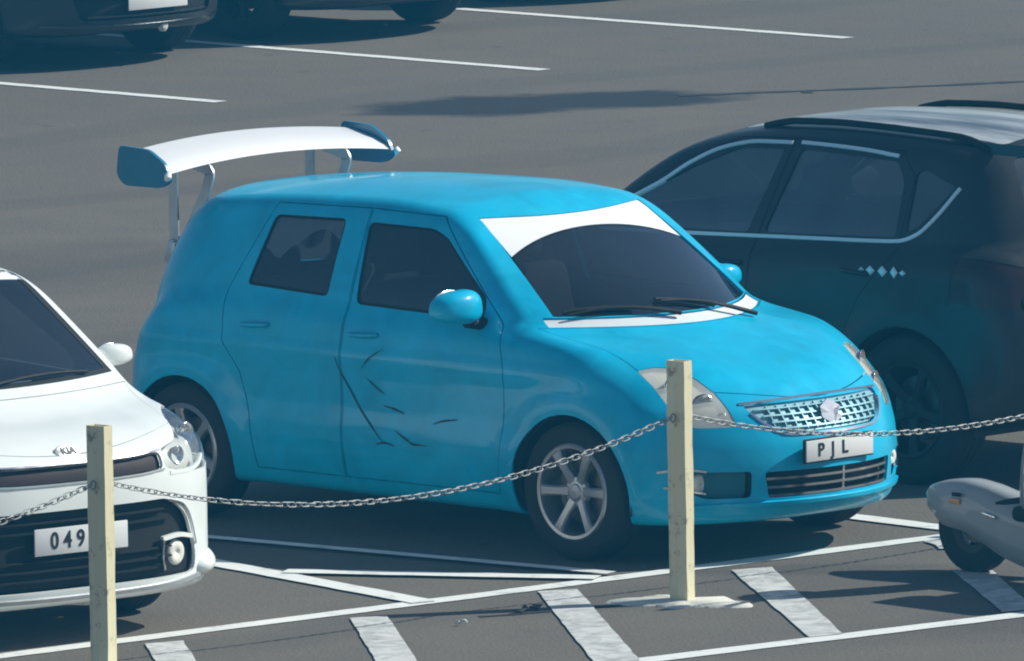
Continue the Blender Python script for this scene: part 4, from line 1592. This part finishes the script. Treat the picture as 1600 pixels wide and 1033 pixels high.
# ================================================================== the black SUV
def build_suv():
    c = dict(
        w=[(-3.5, 0.84), (-2.64, 0.885), (-1.2, 0.888), (0, 0.888), (0.5, 0.88), (0.9, 0.87)],
        side=[(0.1, -0.06), (0.25, -0.03), (0.4, -0.008), (0.6, 0.0), (0.8, -0.002), (0.92, -0.018), (1.05, -0.050), (1.2, -0.10)],
        ztop=[(0.9, 0.80), (0.84, 0.87), (0.72, 0.93), (0.5, 0.98), (0.2, 1.02), (-0.1, 1.05), (-0.5, 1.07), (-1.2, 1.08), (-2.2, 1.12), (-3.0, 1.12), (-3.5, 1.02)],
        zbot=[(0.9, 0.26), (0.6, 0.21), (-2.7, 0.22), (-3.1, 0.28), (-3.5, 0.36)],
        xf=[(0.15, 0.78), (0.25, 0.84), (0.4, 0.865), (0.6, 0.865), (0.75, 0.855), (0.86, 0.82), (0.95, 0.72), (1.1, 0.5)],
        xr=[(0.2, -3.30), (0.35, -3.44), (0.5, -3.48), (0.7, -3.47), (0.9, -3.42), (1.2, -3.33)],
        plan=(0.30, 2.5, 0.27, 2.6),
        wg=[(0.8, 0.86), (1.0, 0.83), (1.1, 0.805), (1.3, 0.725), (1.5, 0.64), (1.6, 0.585), (1.7, 0.5)],
        wgx=[(-3.4, -0.06), (-2.4, -0.015), (-1.4, 0.0), (-0.8, -0.005), (0.0, -0.06), (0.3, -0.12)],
        roof=[(-3.4, 1.50), (-3.0, 1.545), (-2.5, 1.58), (-1.95, 1.595), (-1.6, 1.585), (-1.3, 1.55), (-1.05, 1.49), (-0.8, 1.41), (0.2, 1.15)],
        hatch=[(0.8, -3.42), (1.05, -3.33), (1.2, -3.25), (1.4, -3.12), (1.55, -3.02), (1.65, -2.97)],
        hatchcurve=(0.30, 2.3),
        screen=(-0.24, 1.75, 0.18, 0.6), belt=1.06, rooftop=1.55,
        crown=0.05, rcrown=0.04, flare=0.02,
        hubs=[(0, 0.34, 0.375), (-2.64, 0.34, 0.375)])
    f = car_field(c)
    sk = Skin(f, (-3.6, -1.02, 0.1), (0.98, 1.02, 1.72), 0.024)
    car = empty('black_suv')
    FW = rounded([(-1.60, 1.085), (-1.70, 1.465), (-1.42, 1.455), (-1.16, 1.355), (-0.64, 1.10), (-0.64, 1.07)], 0.03)
    RW = rounded([(-1.70, 1.09), (-1.80, 1.468), (-2.40, 1.445), (-2.47, 1.36), (-2.50, 1.115)], 0.03)
    QW = rounded([(-2.555, 1.135), (-2.53, 1.40), (-2.57, 1.42), (-2.78, 1.35), (-2.62, 1.165)], 0.02)
    FD = [(-0.48, 0.32), (-0.46, 0.85), (-0.56, 1.06), (-1.10, 1.385), (-1.40, 1.498), (-1.75, 1.512), (-1.65, 1.0), (-1.65, 0.32)]
    RD = [(-1.655, 0.32), (-1.655, 1.0), (-1.755, 1.512), (-2.42, 1.49), (-2.53, 1.38), (-2.53, 1.05), (-2.36, 0.85), (-2.25, 0.65), (-2.2, 0.32)]
    wins = joined(two(FW, 'xz', -1.3, -0.3) + two(RW, 'xz', -1.3, -0.3) + two(QW, 'xz', -1.3, -0.3))
    doors = joined(two(FD, 'xz', -1.3, -0.3) + two(RD, 'xz', -1.3, -0.3))
    arches = joined(two(circle(0, 0.34, 0.385), 'xz', -1.3, -0.42) + two(circle(-2.64, 0.34, 0.385), 'xz', -1.3, -0.42))
    SCR = [(-0.28 - 0.18 * (y / 0.62) ** 2, float(y)) for y in np.linspace(-0.68, 0.68, 25)] + [(-1.03 - 0.06 * (y / 0.52) ** 2, float(y)) for y in np.linspace(0.55, -0.55, 21)]
    scr = prism_mesh(SCR, 'xy', 0.95, 1.75)
    RGL = rounded([(-0.56, 1.08), (0.56, 1.08), (0.47, 1.48), (-0.47, 1.48)], 0.05)
    rgl = prism_mesh(RGL, 'yz', -3.8, -2.7)
    HL = rounded([(0.48, 0.80), (0.70, 0.90), (0.88, 0.92), (0.88, 0.80), (0.66, 0.76), (0.50, 0.74)], 0.02, 3)
    TL = rounded([(0.54, 0.82), (0.90, 0.84), (0.90, 1.03), (0.80, 1.05), (0.56, 0.97)], 0.03, 3)
    GR = rounded([(-0.46, 0.80), (0.46, 0.80), (0.40, 0.56), (-0.40, 0.56)], 0.05)
    LI = rounded([(-0.60, 0.47), (0.60, 0.47), (0.54, 0.31), (-0.54, 0.31)], 0.04)
    hl, tl = two(HL, 'yz', 0.3, 1.1), two(TL, 'yz', -3.8, -2.9)
    gr, li = prism_mesh(GR, 'yz', 0.3, 1.1), prism_mesh(LI, 'yz', 0.3, 1.1)
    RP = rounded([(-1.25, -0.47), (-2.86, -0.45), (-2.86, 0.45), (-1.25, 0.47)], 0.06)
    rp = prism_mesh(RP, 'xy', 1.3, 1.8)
    link('body', sk.sheet(cut=[doors, arches, scr, rgl, joined(hl + tl), gr, li, wins, rp]), M['black'], car)
    link('roof_panel', sk.sheet(keep=prism_mesh(shrink(RP, 0.003), 'xy', 1.3, 1.8)), M['roofsheen'], car)
    for s in (-1, 1):
        for q, wq in ((FD, FW), (RD, RW)):
            d = link('door', sk.sheet(keep=prism_mesh(shrink(q, 0.003), 'xz', -1.3, -0.3), cut=[wins, arches], mirror=(s > 0), ck=('d', q[0])), M['black'], car)
            link('window', sk.sheet(keep=prism_mesh(shrink(wq, -0.004), 'xz', -1.3, -0.3), off=0.008, flange=0.004, mirror=(s > 0), ck=('w', q[0])), M['dtint'], d)
            handle(d, f, -1.52 if q is FD else -2.32, 0.955, s, M['black'])
        link('quarter_window', sk.sheet(keep=prism_mesh(shrink(QW, -0.003), 'xz', -1.3, -0.3), off=0.008, flange=0.004, mirror=(s > 0), ck='q'), M['dtint'], car)
        strip_on(f, spl([(-0.78, 1.175), (-0.98, 1.275), (-1.14, 1.372), (-1.32, 1.448), (-1.52, 1.484), (-1.735, 1.490)], 40), 0.020, 'side', M['bright'], car, 'window_chrome', 0.0, s)
        strip_on(f, spl([(-1.79, 1.494), (-2.0, 1.490), (-2.2, 1.482), (-2.40, 1.466)], 24), 0.020, 'side', M['bright'], car, 'window_chrome', 0.0, s)
        strip_on(f, spl([(-0.66, 1.045), (-1.2, 1.058), (-1.9, 1.078), (-2.35, 1.09), (-2.52, 1.098), (-2.62, 1.13), (-2.72, 1.225), (-2.80, 1.345)], 60), 0.020, 'side', M['bright'], car, 'window_chrome', 0.0, s)
        link('headlight', sk.sheet(keep=hl[0], off=0.003, mirror=(s < 0), ck='hl'), M['lensdark'], car)
        link('tail_light', sk.sheet(keep=tl[0], off=0.002, mirror=(s < 0), ck='tl'), M['reddark'], car)
        # roof rail
        bm = bmesh.new()
        pts = []
        for k in range(25):
            x = -1.45 - 1.4 * k / 24
            q = top_pt(f, x, s * 0.52, 1.0, 1.8)
            pts.append(q + Vector((0, 0, 0.006 + 0.018 * min(1, min(k, 24 - k) / 3))))
        tube(bm, pts, 0.016, 8)
        link('roof_rail', fin(bm, 'roof_rail', 60), M['trim'], car)
        # chrome script on the rear flank
        m = mirror_pod(car, -0.62, s * 0.97, 1.12, s, M['black'], 1.0)
    # spoiler lip over the rear glass
    bm = bmesh.new()
    V = []
    for k in range(25):
        y = -0.56 + 1.12 * k / 24
        q = rear_pt(f, y, 1.535, -3.7, -2.5)
        V.append((Vector((q.x + 0.10, y, q.z + 0.008)), Vector((q.x - 0.10 + 0.06 * (y / 0.56) ** 2, y, q.z - 0.015)), Vector((q.x + 0.02, y, q.z - 0.045))))
    rows = [[bm.verts.new(p) for p in v] for v in V]
    for i in range(24):
        for k in range(3):
            bm.faces.new((rows[i][k], rows[i][(k + 1) % 3], rows[i + 1][(k + 1) % 3], rows[i + 1][k]))
    bm.faces.new(rows[0])
    bm.faces.new(rows[-1][::-1])
    link('spoiler', fin(bm, 'spoiler', 40), M['black'], car)
    link('windscreen', sk.sheet(keep=prism_mesh(shrink(SCR, 0.002), 'xy', 0.95, 1.75), off=0.006, flange=0.004), M['dtint'], car)
    link('rear_window', sk.sheet(keep=rgl, off=0.006, flange=0.004), M['dtint'], car)
    g = link('grille', sk.sheet(keep=gr, off=0.025, flange=0), M['trim'], car)
    for z_ in (0.76, 0.71, 0.66, 0.61):
        y_ = 0.43 - (0.8 - z_) * 0.25
        strip_on(f, [(-y_ + 2 * y_ * k / 24, z_) for k in range(25)], 0.012, 'front', M['darkchrome'], g, 'grille_bar', -0.01)
    l_ = link('lower_intake', sk.sheet(keep=li, off=0.03, flange=0), M['trim'], car)
    strip_on(f, [(-0.5 + k / 24, 0.335) for k in range(25)], 0.014, 'front', M['darkchrome'], l_, 'intake_bar', -0.008)
    strip_on(f, spl([(-0.76, 0.29), (-0.5, 0.275), (0, 0.27), (0.5, 0.275), (0.76, 0.29)], 40), 0.02, 'front', M['darkchrome'], car, 'bumper_lip', 0.004)
    lin = sk.sheet(cut=[joined(two(shrink(FW, -0.02), 'xz', -1.3, -0.2) + two(shrink(RW, -0.02), 'xz', -1.3, -0.2)), arches,
                        prism_mesh(shrink(SCR, -0.01), 'xy', 0.95, 1.75), rgl], off=0.055, flange=0, h=0.04, tol=0.012)
    link('lining', lin, M['lining'], car)
    interior(car, -0.65, -1.50, -2.35, 0.66, 0.36, None)
    wm = wheel_meshes('suv', 0.345, 0.225, 0.22, 5, 0.09, M['darkalloy'])
    for x in (0, -2.64):
        for s in (-1, 1):
            add_wheel(car, x, s * 0.775, 0.345, wm, 0.2)
            wheel_liner(car, x, 0.34, 0.393, 0.43, 0.84, s)
    return car, f


M['grillebrown'] = simple('grille_dark_brown', (0.030, 0.020, 0.021), 0.6, spec=0.2)
M['darkchrome'] = simple('dark_chrome', (0.10, 0.11, 0.12), 0.25, metal=0.9)
M['darkalloy'] = simple('dark_alloy', (0.018, 0.019, 0.021), 0.5, metal=0.3)
M['lensdark'] = simple('smoked_lens', (0.03, 0.035, 0.04), 0.15, coat=1.0)
M['reddark'] = simple('smoked_red_lens', (0.035, 0.006, 0.007), 0.4, coat=0.3)

def sheen_roof():  # black roof with the sky's bright reflection painted in as pale streaks
    m, nt, p = new_mat('black_roof_sheen')
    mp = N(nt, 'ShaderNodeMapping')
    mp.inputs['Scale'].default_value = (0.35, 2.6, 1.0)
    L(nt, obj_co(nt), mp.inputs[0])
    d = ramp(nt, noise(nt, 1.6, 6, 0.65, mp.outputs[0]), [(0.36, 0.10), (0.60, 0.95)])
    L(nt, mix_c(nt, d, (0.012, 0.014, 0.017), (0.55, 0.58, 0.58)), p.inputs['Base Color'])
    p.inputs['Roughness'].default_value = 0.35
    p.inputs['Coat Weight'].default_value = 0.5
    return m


M['roofsheen'] = sheen_roof()
WHITE = build_white()
SUV, suv_f = build_suv()
back = [copy_tree(SUV) for _ in range(3)]
SUV.location = (-3.26, 2.85, 0)
SUV.rotation_euler = (0, 0, R(180))
tag(SUV, 'black SUV with chrome window line parked beside the teal hatchback', 'SUV')
# chrome lettering low on the rear flank, too small to read
for k, (dx, h, w) in enumerate([(-0.13, 0.026, 0.040), (-0.075, 0.046, 0.060), (0.0, 0.052, 0.062), (0.072, 0.056, 0.050), (0.125, 0.028, 0.044)]):
    p = side_pt(suv_f, -2.49 - dx, 0.965, 1, 0.004)
    bm = bmesh.new()
    vs = [bm.verts.new(q) for q in ((-w / 2, 0, 0), (0, 0, h / 2), (w / 2, 0, 0), (0, 0, -h / 2))]
    top = [bm.verts.new((v.co.x * 0.6, 0.006, v.co.z * 0.6)) for v in vs]
    for i in range(4):
        bm.faces.new((vs[i], vs[(i + 1) % 4], top[(i + 1) % 4], top[i]))
    bm.faces.new(top)
    o = link('badge_letter', fin(bm, 'badge_letter', 10), M['bright'], SUV)
    o.location = p
for car, (x, y, rz), lab in zip(back, ((-19.45, 14.40, R(-1)), (-19.45, 16.8, R(-1)), (-20.15, 19.75, R(-2))),
                                ('dark SUV with a white number plate in the far bay row',
                                 'dark SUV nose-out between two painted lines beside the plated dark SUV',
                                 'dark SUV whose bumper shows past the longest far bay line')):
    car.name = 'dark_suv'
    car.location = (x, y, 0)
    car.rotation_euler = (0, 0, rz)
    tag(car, lab, 'SUV', 'dark cars in the far row')
A = back[0]
px_ = front_pt(suv_f, 0, 0.42).x + 0.006
pl = rbox('number_plate', (px_, 0, 0.425), (0.008, 0.50, 0.115), 0.003, M['plate'], A)
V, F = lathe([(0.002, 0.0), (0.022, 0.002), (0.028, 0.012), (0.028, 0.05), (0.002, 0.05)], 20)
tw = link('marker_lamp', pydata('marker_lamp', [(a, b, cc * 1.9) for a, b, cc in V], F, True, 40), M['paper'], A)
tw.location = (front_pt(suv_f, 0.10, 0.26).x + 0.006, 0.10, 0.262)
tw.rotation_euler = (0, 0, R(90))


# ================================================================== posts and chain
def build_post(x, y, label, lean=0.0, h=1.03):
    p = empty('barrier_post', (x, y, 0), R(5))
    tag(p, label, 'post', 'posts carrying the chain')
    bm = bmesh.new()
    w, d, t = 0.095, 0.052, 0.005
    o = [(-w / 2, -d / 2), (w / 2, -d / 2), (w / 2, d / 2), (-w / 2, d / 2)]
    i_ = [(-w / 2 + t, -d / 2 + t), (w / 2 - t, -d / 2 + t), (w / 2 - t, d / 2 - t), (-w / 2 + t, d / 2 - t)]
    n = 14
    r = random.Random(int(abs(y) * 100))

    def ring(pts, z, j=0.0):
        return [bm.verts.new((a + r.uniform(-j, j), b + r.uniform(-j, j), z)) for a, b in pts]
    O = [ring(o, h * k / n, 0.0015 if 0 < k < n else 0) for k in range(n + 1)]
    I = [ring(i_, h - 0.12 * k) for k in range(2)]
    for k in range(n):
        for j in range(4):
            bm.faces.new((O[k][j], O[k][(j + 1) % 4], O[k + 1][(j + 1) % 4], O[k + 1][j]))
    for j in range(4):
        bm.faces.new((O[n][j], O[n][(j + 1) % 4], I[0][(j + 1) % 4], I[0][j]))
        bm.faces.new((I[0][j], I[0][(j + 1) % 4], I[1][(j + 1) % 4], I[1][j]))
    bm.faces.new(I[1])
    me = fin(bm, 'tube', 30)
    link('tube', me, M['post'], p)
    # collar bolts and eye ring for the chain
    for sgn in (1, -1):
        bm = bmesh.new()
        c_ = Vector((0, sgn * (d / 2 + 0.018), 0.79))
        tube(bm, [c_ + Vector((0, 0.017 * math.cos(a), 0.017 * math.sin(a))) for a in [2 * math.pi * k / 14 for k in range(14)]], 0.004, 6, closed=True)
        link('eye_ring', fin(bm, 'eye_ring', 60), M['pipe'], p)
    bm = bmesh.new()
    pts = []
    rr2 = random.Random(int(abs(x + y) * 77))
    m = 36
    for k in range(m):
        a = 2 * math.pi * k / m
        q = 0.20 * (1 + 0.28 * math.sin(2 * a + 0.7) + 0.16 * math.sin(5 * a + 1)) + rr2.uniform(-0.022, 0.022)
        pts.append((q * math.cos(a) * 1.15, q * math.sin(a)))
    lo = [bm.verts.new((a * 1.06, b * 1.06, -0.01)) for a, b in pts]
    mi = [bm.verts.new((a, b, 0.007)) for a, b in pts]
    ce = bm.verts.new((0, 0, 0.020))
    for k in range(m):
        bm.faces.new((lo[k], lo[(k + 1) % m], mi[(k + 1) % m], mi[k]))
        bm.faces.new((mi[k], mi[(k + 1) % m], ce))
    link('footing', fin(bm, 'footing', 70), M['concrete'], p)
    return p


POSTS = [(0.72, -7.6), (0.97, -4.52), (1.29, -1.47), (1.45, 1.82)]
build_post(*POSTS[0], 'cream steel post beyond the far flank of the white car')
build_post(*POSTS[1], 'cream steel post standing in front of the white car')
build_post(*POSTS[2], 'cream steel post in front of the teal hatchback with white paint round its foot')
build_post(*POSTS[3], 'cream steel post beyond the grey scooter')


def link_mesh():
    bm = bmesh.new()
    Lh, Wh = 0.012, 0.011
    pts = []
    for k in range(8):
        a = -math.pi / 2 + math.pi * k / 7
        pts.append((Lh + Wh * math.cos(a), Wh * math.sin(a), 0))
    for k in range(8):
        a = math.pi / 2 + math.pi * k / 7
        pts.append((-Lh + Wh * math.cos(a), Wh * math.sin(a), 0))
    tube(bm, pts, 0.0029, 6, closed=True)
    me = fin(bm, 'chain_link', 80)
    me.materials.append(M['pipe'])
    return me


LINK = link_mesh()


def build_chain(a, b, sag, label, sk_=0.0):
    d = Vector((b[0] - a[0], b[1] - a[1], 0))
    dirn = d.normalized()
    za = 0.79
    root = empty('chain', (a[0], a[1], 0))
    tag(root, label, 'chain', 'chain spans between the posts')
    A = Vector((0, 0, za)) + dirn * 0.048
    B = Vector((d.x, d.y, za)) - dirn * 0.048
    N_ = 1000
    P = []
    for k in range(N_ + 1):
        t = k / N_
        p = A.lerp(B, t)
        p.z -= sag * 4 * t * (1 - t)
        P.append(p)
    ln = [0.0]
    for k in range(N_):
        ln.append(ln[-1] + (P[k + 1] - P[k]).length)
    step = 0.0345
    n = int(ln[-1] / step)
    j = 0
    r = random.Random(5)
    for i in range(n):
        s = (i + 0.5) * ln[-1] / n
        while ln[j + 1] < s:
            j += 1
        p = P[j]
        t = (P[j + 1] - P[j]).normalized()
        q = t.to_track_quat('X', 'Z')
        o = link('chain_link', LINK, None, root)
        o.rotation_mode = 'QUATERNION'
        o.location = p
        from mathutils import Quaternion
        o.rotation_quaternion = q @ Quaternion((1, 0, 0), (math.pi / 4 if i % 2 else -math.pi / 4) + r.uniform(-0.25, 0.25))


build_chain(POSTS[0], POSTS[1], 0.20, 'galvanised chain sagging across the front of the white car')
build_chain(POSTS[1], POSTS[2], 0.205, 'galvanised chain sagging from the white car to the hatchback front wheel')
build_chain(POSTS[2], POSTS[3], 0.20, 'galvanised chain crossing the hatchback number plate and black SUV')


# ================================================================== the scooter at the island's end
def build_scooter():
    s = empty('scooter', (1.62, 0.0, 0), R(180))
    tag(s, 'grey motor scooter with long beaked front mudguard beside the hatchback nose', 'scooter')
    Rw = 0.19
    wm = wheel_meshes('scooter', Rw, 0.115, 0.09, 5, 0.05, M['darkalloy'])
    for x in (0.0, -1.22):
        w = link('wheel', wm[0], None, s)
        w.location = (x, 0, Rw)
        link('tyre', wm[1], None, w)
        link('brake_disc', wm[2], None, w).scale = (0.8, 0.6, 0.8)
    # mudguard: shell over the wheel, drawn out to a beak
    bm = bmesh.new()
    prof = spl([(0.285, 0.325), (0.24, 0.362), (0.14, 0.392), (0.02, 0.405), (-0.10, 0.392), (-0.22, 0.365), (-0.42, 0.325)], 30)
    wid = pchip([(-0.42, 0.10), (-0.15, 0.10), (0.0, 0.10), (0.15, 0.085), (0.25, 0.05), (0.285, 0.018)])
    dep = pchip([(-0.42, 0.28), (-0.25, 0.27), (-0.1, 0.24), (0.0, 0.215), (0.12, 0.19), (0.2, 0.13), (0.285, 0.05)])
    rows = []
    for x, z in prof:
        w, h = float(wid(x)), float(dep(x))
        row = []
        for k in range(13):
            a = math.pi * k / 12
            cy = math.cos(a)
            row.append(bm.verts.new((x - 0.02 * abs(cy), w * (abs(cy) ** 0.6) * (1 if cy >= 0 else -1), z - h * (1 - math.sin(a)) ** 1.2)))
        rows.append(row)
    for i in range(len(rows) - 1):
        for k in range(12):
            bm.faces.new((rows[i][k], rows[i][k + 1], rows[i + 1][k + 1], rows[i + 1][k]))
    o = link('mudguard', fin(bm, 'mudguard', 50), M['scoot'], s)
    md = o.modifiers.new('thick', 'SOLIDIFY')
    md.thickness = 0.006
    rbox('reflector', (0.03, 0.095, 0.315), (0.06, 0.012, 0.022), 0.004, M['amber'], s)
    rbox('side_vent', (0.02, 0.098, 0.345), (0.05, 0.010, 0.018), 0.004, M['trim'], s)
    rbox('side_strip', (-0.17, 0.102, 0.27), (0.08, 0.010, 0.014), 0.004, M['chrome'], s, Matrix.Rotation(R(-12), 4, 'Y'))
    # fork
    for q in (-1, 1):
        bm = bmesh.new()
        tube(bm, [(0, q * 0.065, Rw), (-0.16, q * 0.065, 0.31), (-0.40, q * 0.05, 0.36), (-0.46, q * 0.05, 0.62)], [0.02, 0.018, 0.016, 0.016], 10)
        link('fork_leg', fin(bm, 'fork_leg', 60), M['trim'], s)
    # leg shield
    bm = bmesh.new()
    rows = []
    for k in range(15):
        t = k / 14
        z = 0.30 + 0.66 * t
        xc = -0.33 - 0.16 * t
        w = 0.11 + 0.13 * math.sin(math.pi * min(1, t * 0.9 + 0.1)) ** 0.8
        rows.append([bm.verts.new((xc - 0.10 * abs(u) ** 2.0 + 0.05 * (1 - abs(u)) * (1 - t), w * u, z)) for u in [j / 8 - 1 for j in range(17)]])
    for i in range(14):
        for j in range(16):
            bm.faces.new((rows[i][j], rows[i][j + 1], rows[i + 1][j + 1], rows[i + 1][j]))
    o = link('leg_shield', fin(bm, 'leg_shield', 50), M['scoot'], s)
    md = o.modifiers.new('thick', 'SOLIDIFY')
    md.thickness = 0.012
    # head cowl, lamp and handlebar
    bm = bmesh.new()
    bmesh.ops.create_uvsphere(bm, u_segments=28, v_segments=16, radius=1.0)
    for v in bm.verts:
        v.co = Vector((v.co.x * 0.13, v.co.y * 0.17 * (1 - 0.2 * v.co.z), v.co.z * 0.09))
    h = link('handlebar_cowl', fin(bm, 'handlebar_cowl', 60), M['scoot'], s)
    h.location = (-0.55, 0, 1.00)
    V, F = lathe([(0.002, -0.02), (0.055, -0.012), (0.068, 0.01), (0.06, 0.05), (0.002, 0.05)], 28)
    b = link('headlight', pydata('headlight', V, F, True, 50), M['reflector'], h)
    b.location = (0.10, 0, 0.0)
    b.rotation_euler = (0, 0, R(90))
    bm = bmesh.new()
    tube(bm, [(-0.64, -0.36, 1.03), (-0.60, -0.2, 1.02), (-0.57, 0, 1.02), (-0.60, 0.2, 1.02), (-0.64, 0.36, 1.03)], [0.017, 0.013, 0.013, 0.013, 0.017], 10)
    link('handlebar', fin(bm, 'handlebar', 60), M['trim'], s)
    for q in (-1, 1):
        bm = bmesh.new()
        tube(bm, [(-0.60, q * 0.22, 1.03), (-0.61, q * 0.28, 1.14), (-0.62, q * 0.30, 1.20)], 0.006, 8)
        a = link('mirror_arm', fin(bm, 'mirror_arm', 60), M['trim'], s)
        bm = bmesh.new()
        bmesh.ops.create_uvsphere(bm, u_segments=20, v_segments=10, radius=1.0)
        for v in bm.verts:
            v.co = Vector((v.co.x * 0.018 - 0.62, v.co.y * 0.065 + q * 0.31, v.co.z * 0.042 + 1.23))
        link('mirror_head', fin(bm, 'mirror_head', 60), M['trim'], a)
    # floorboard, rear body, seat
    rbox('floorboard', (-0.62, 0, 0.30), (0.52, 0.36, 0.07), 0.03, M['trim'], s, None, 3)
    bm = bmesh.new()
    st = [(-0.76, 0.12, 0.28, 0.55), (-0.84, 0.15, 0.27, 0.66), (-1.0, 0.17, 0.30, 0.70), (-1.2, 0.165, 0.40, 0.72), (-1.4, 0.14, 0.50, 0.74), (-1.58, 0.09, 0.60, 0.75), (-1.66, 0.03, 0.66, 0.74)]
    rows = []
    for x, w, z0, z1 in st:
        row = []
        for k in range(16):
            a = 2 * math.pi * k / 16
            ca, sa = math.cos(a), math.sin(a)
            row.append(bm.verts.new((x, w * math.copysign(abs(ca) ** 0.6, ca), (z0 + z1) / 2 + (z1 - z0) / 2 * math.copysign(abs(sa) ** 0.7, sa))))
        rows.append(row)
    for i in range(len(rows) - 1):
        for k in range(16):
            bm.faces.new((rows[i][k], rows[i][(k + 1) % 16], rows[i + 1][(k + 1) % 16], rows[i + 1][k]))
    bm.faces.new(rows[0])
    bm.faces.new(rows[-1][::-1])
    link('tail_body', fin(bm, 'tail_body', 50), M['scoot'], s)
    bm = bmesh.new()
    bm_box(bm, (-1.16, 0, 0.775), (0.68, 0.27, 0.10), 0.045, 3, Matrix.Rotation(R(3), 4, 'Y'))
    link('seat', fin(bm, 'seat', 60), M['seat'], s)
    rbox('tail_light', (-1.66, 0, 0.70), (0.03, 0.12, 0.06), 0.01, M['red'], s)
    bm = bmesh.new()
    tube(bm, [(-0.80, -0.10, 0.20), (-1.0, -0.14, 0.20), (-1.3, -0.15, 0.24), (-1.5, -0.15, 0.29)], [0.02, 0.03, 0.045, 0.04], 10)
    link('exhaust', fin(bm, 'exhaust', 50), M['pipe'], s)
    bm = bmesh.new()
    tube(bm, [(-0.85, 0.03, 0.22), (-1.22, 0.05, 0.19)], [0.07, 0.06], 10)
    link('engine', fin(bm, 'engine', 40), M['brake'], s)
    bm = bmesh.new()
    tube(bm, [(-0.80, 0.08, 0.24), (-0.86, 0.16, 0.10), (-0.88, 0.20, 0.005)], 0.010, 8)
    link('side_stand', fin(bm, 'side_stand', 60), M['trim'], s)


build_scooter()


# ================================================================== litter on the island
def leaf(name, loc, size, mat, seed, label, cat):
    r = random.Random(seed)
    bm = bmesh.new()
    n = 12
    c0 = bm.verts.new((0, 0, 0.012))
    ring = []
    for k in range(n):
        a = 2 * math.pi * k / n
        q = size * (0.55 + 0.45 * abs(math.cos(a)) ** 1.5) * r.uniform(0.7, 1.15)
        ring.append(bm.verts.new((q * math.cos(a), 0.45 * q * math.sin(a), r.uniform(0.001, 0.03))))
    for k in range(n):
        bm.faces.new((c0, ring[k], ring[(k + 1) % n]))
    o = link(name, fin(bm, name, 30), mat)
    md = o.modifiers.new('thick', 'SOLIDIFY')
    md.thickness = 0.002
    o.location = loc
    o.rotation_euler = (0, 0, r.uniform(0, 6))
    tag(o, label, cat)
    return o


leaf('dry_leaf', (0.96, -2.06, 0.004), 0.10, M['leaf'], 3, 'dark curled dry leaf lying between two island stripes', 'leaf')
leaf('paper_scrap', (1.05, -2.55, 0.004), 0.03, M['paper'], 9, 'tiny white paper scrap lying on the island asphalt', 'litter')

# ================================================================== air
bm = bmesh.new()
bm_box(bm, (0, 0, 3.3), (604, 604, 8.6))
hz = link('haze', fin(bm, 'haze', 30, False), None)
hz['kind'] = 'stuff'
hm = bpy.data.materials.new('haze')
hm.use_nodes = True
hnt = hm.node_tree
hnt.nodes.clear()
ho = hnt.nodes.new('ShaderNodeOutputMaterial')
hp = hnt.nodes.new('ShaderNodeVolumePrincipled')
hp.inputs['Color'].default_value = (0.06, 0.50, 0.90, 1)
hp.inputs['Density'].default_value = 0.0019
hp.inputs['Anisotropy'].default_value = 0.0
hnt.links.new(hp.outputs[0], ho.inputs['Volume'])
hz.data.materials.append(hm)
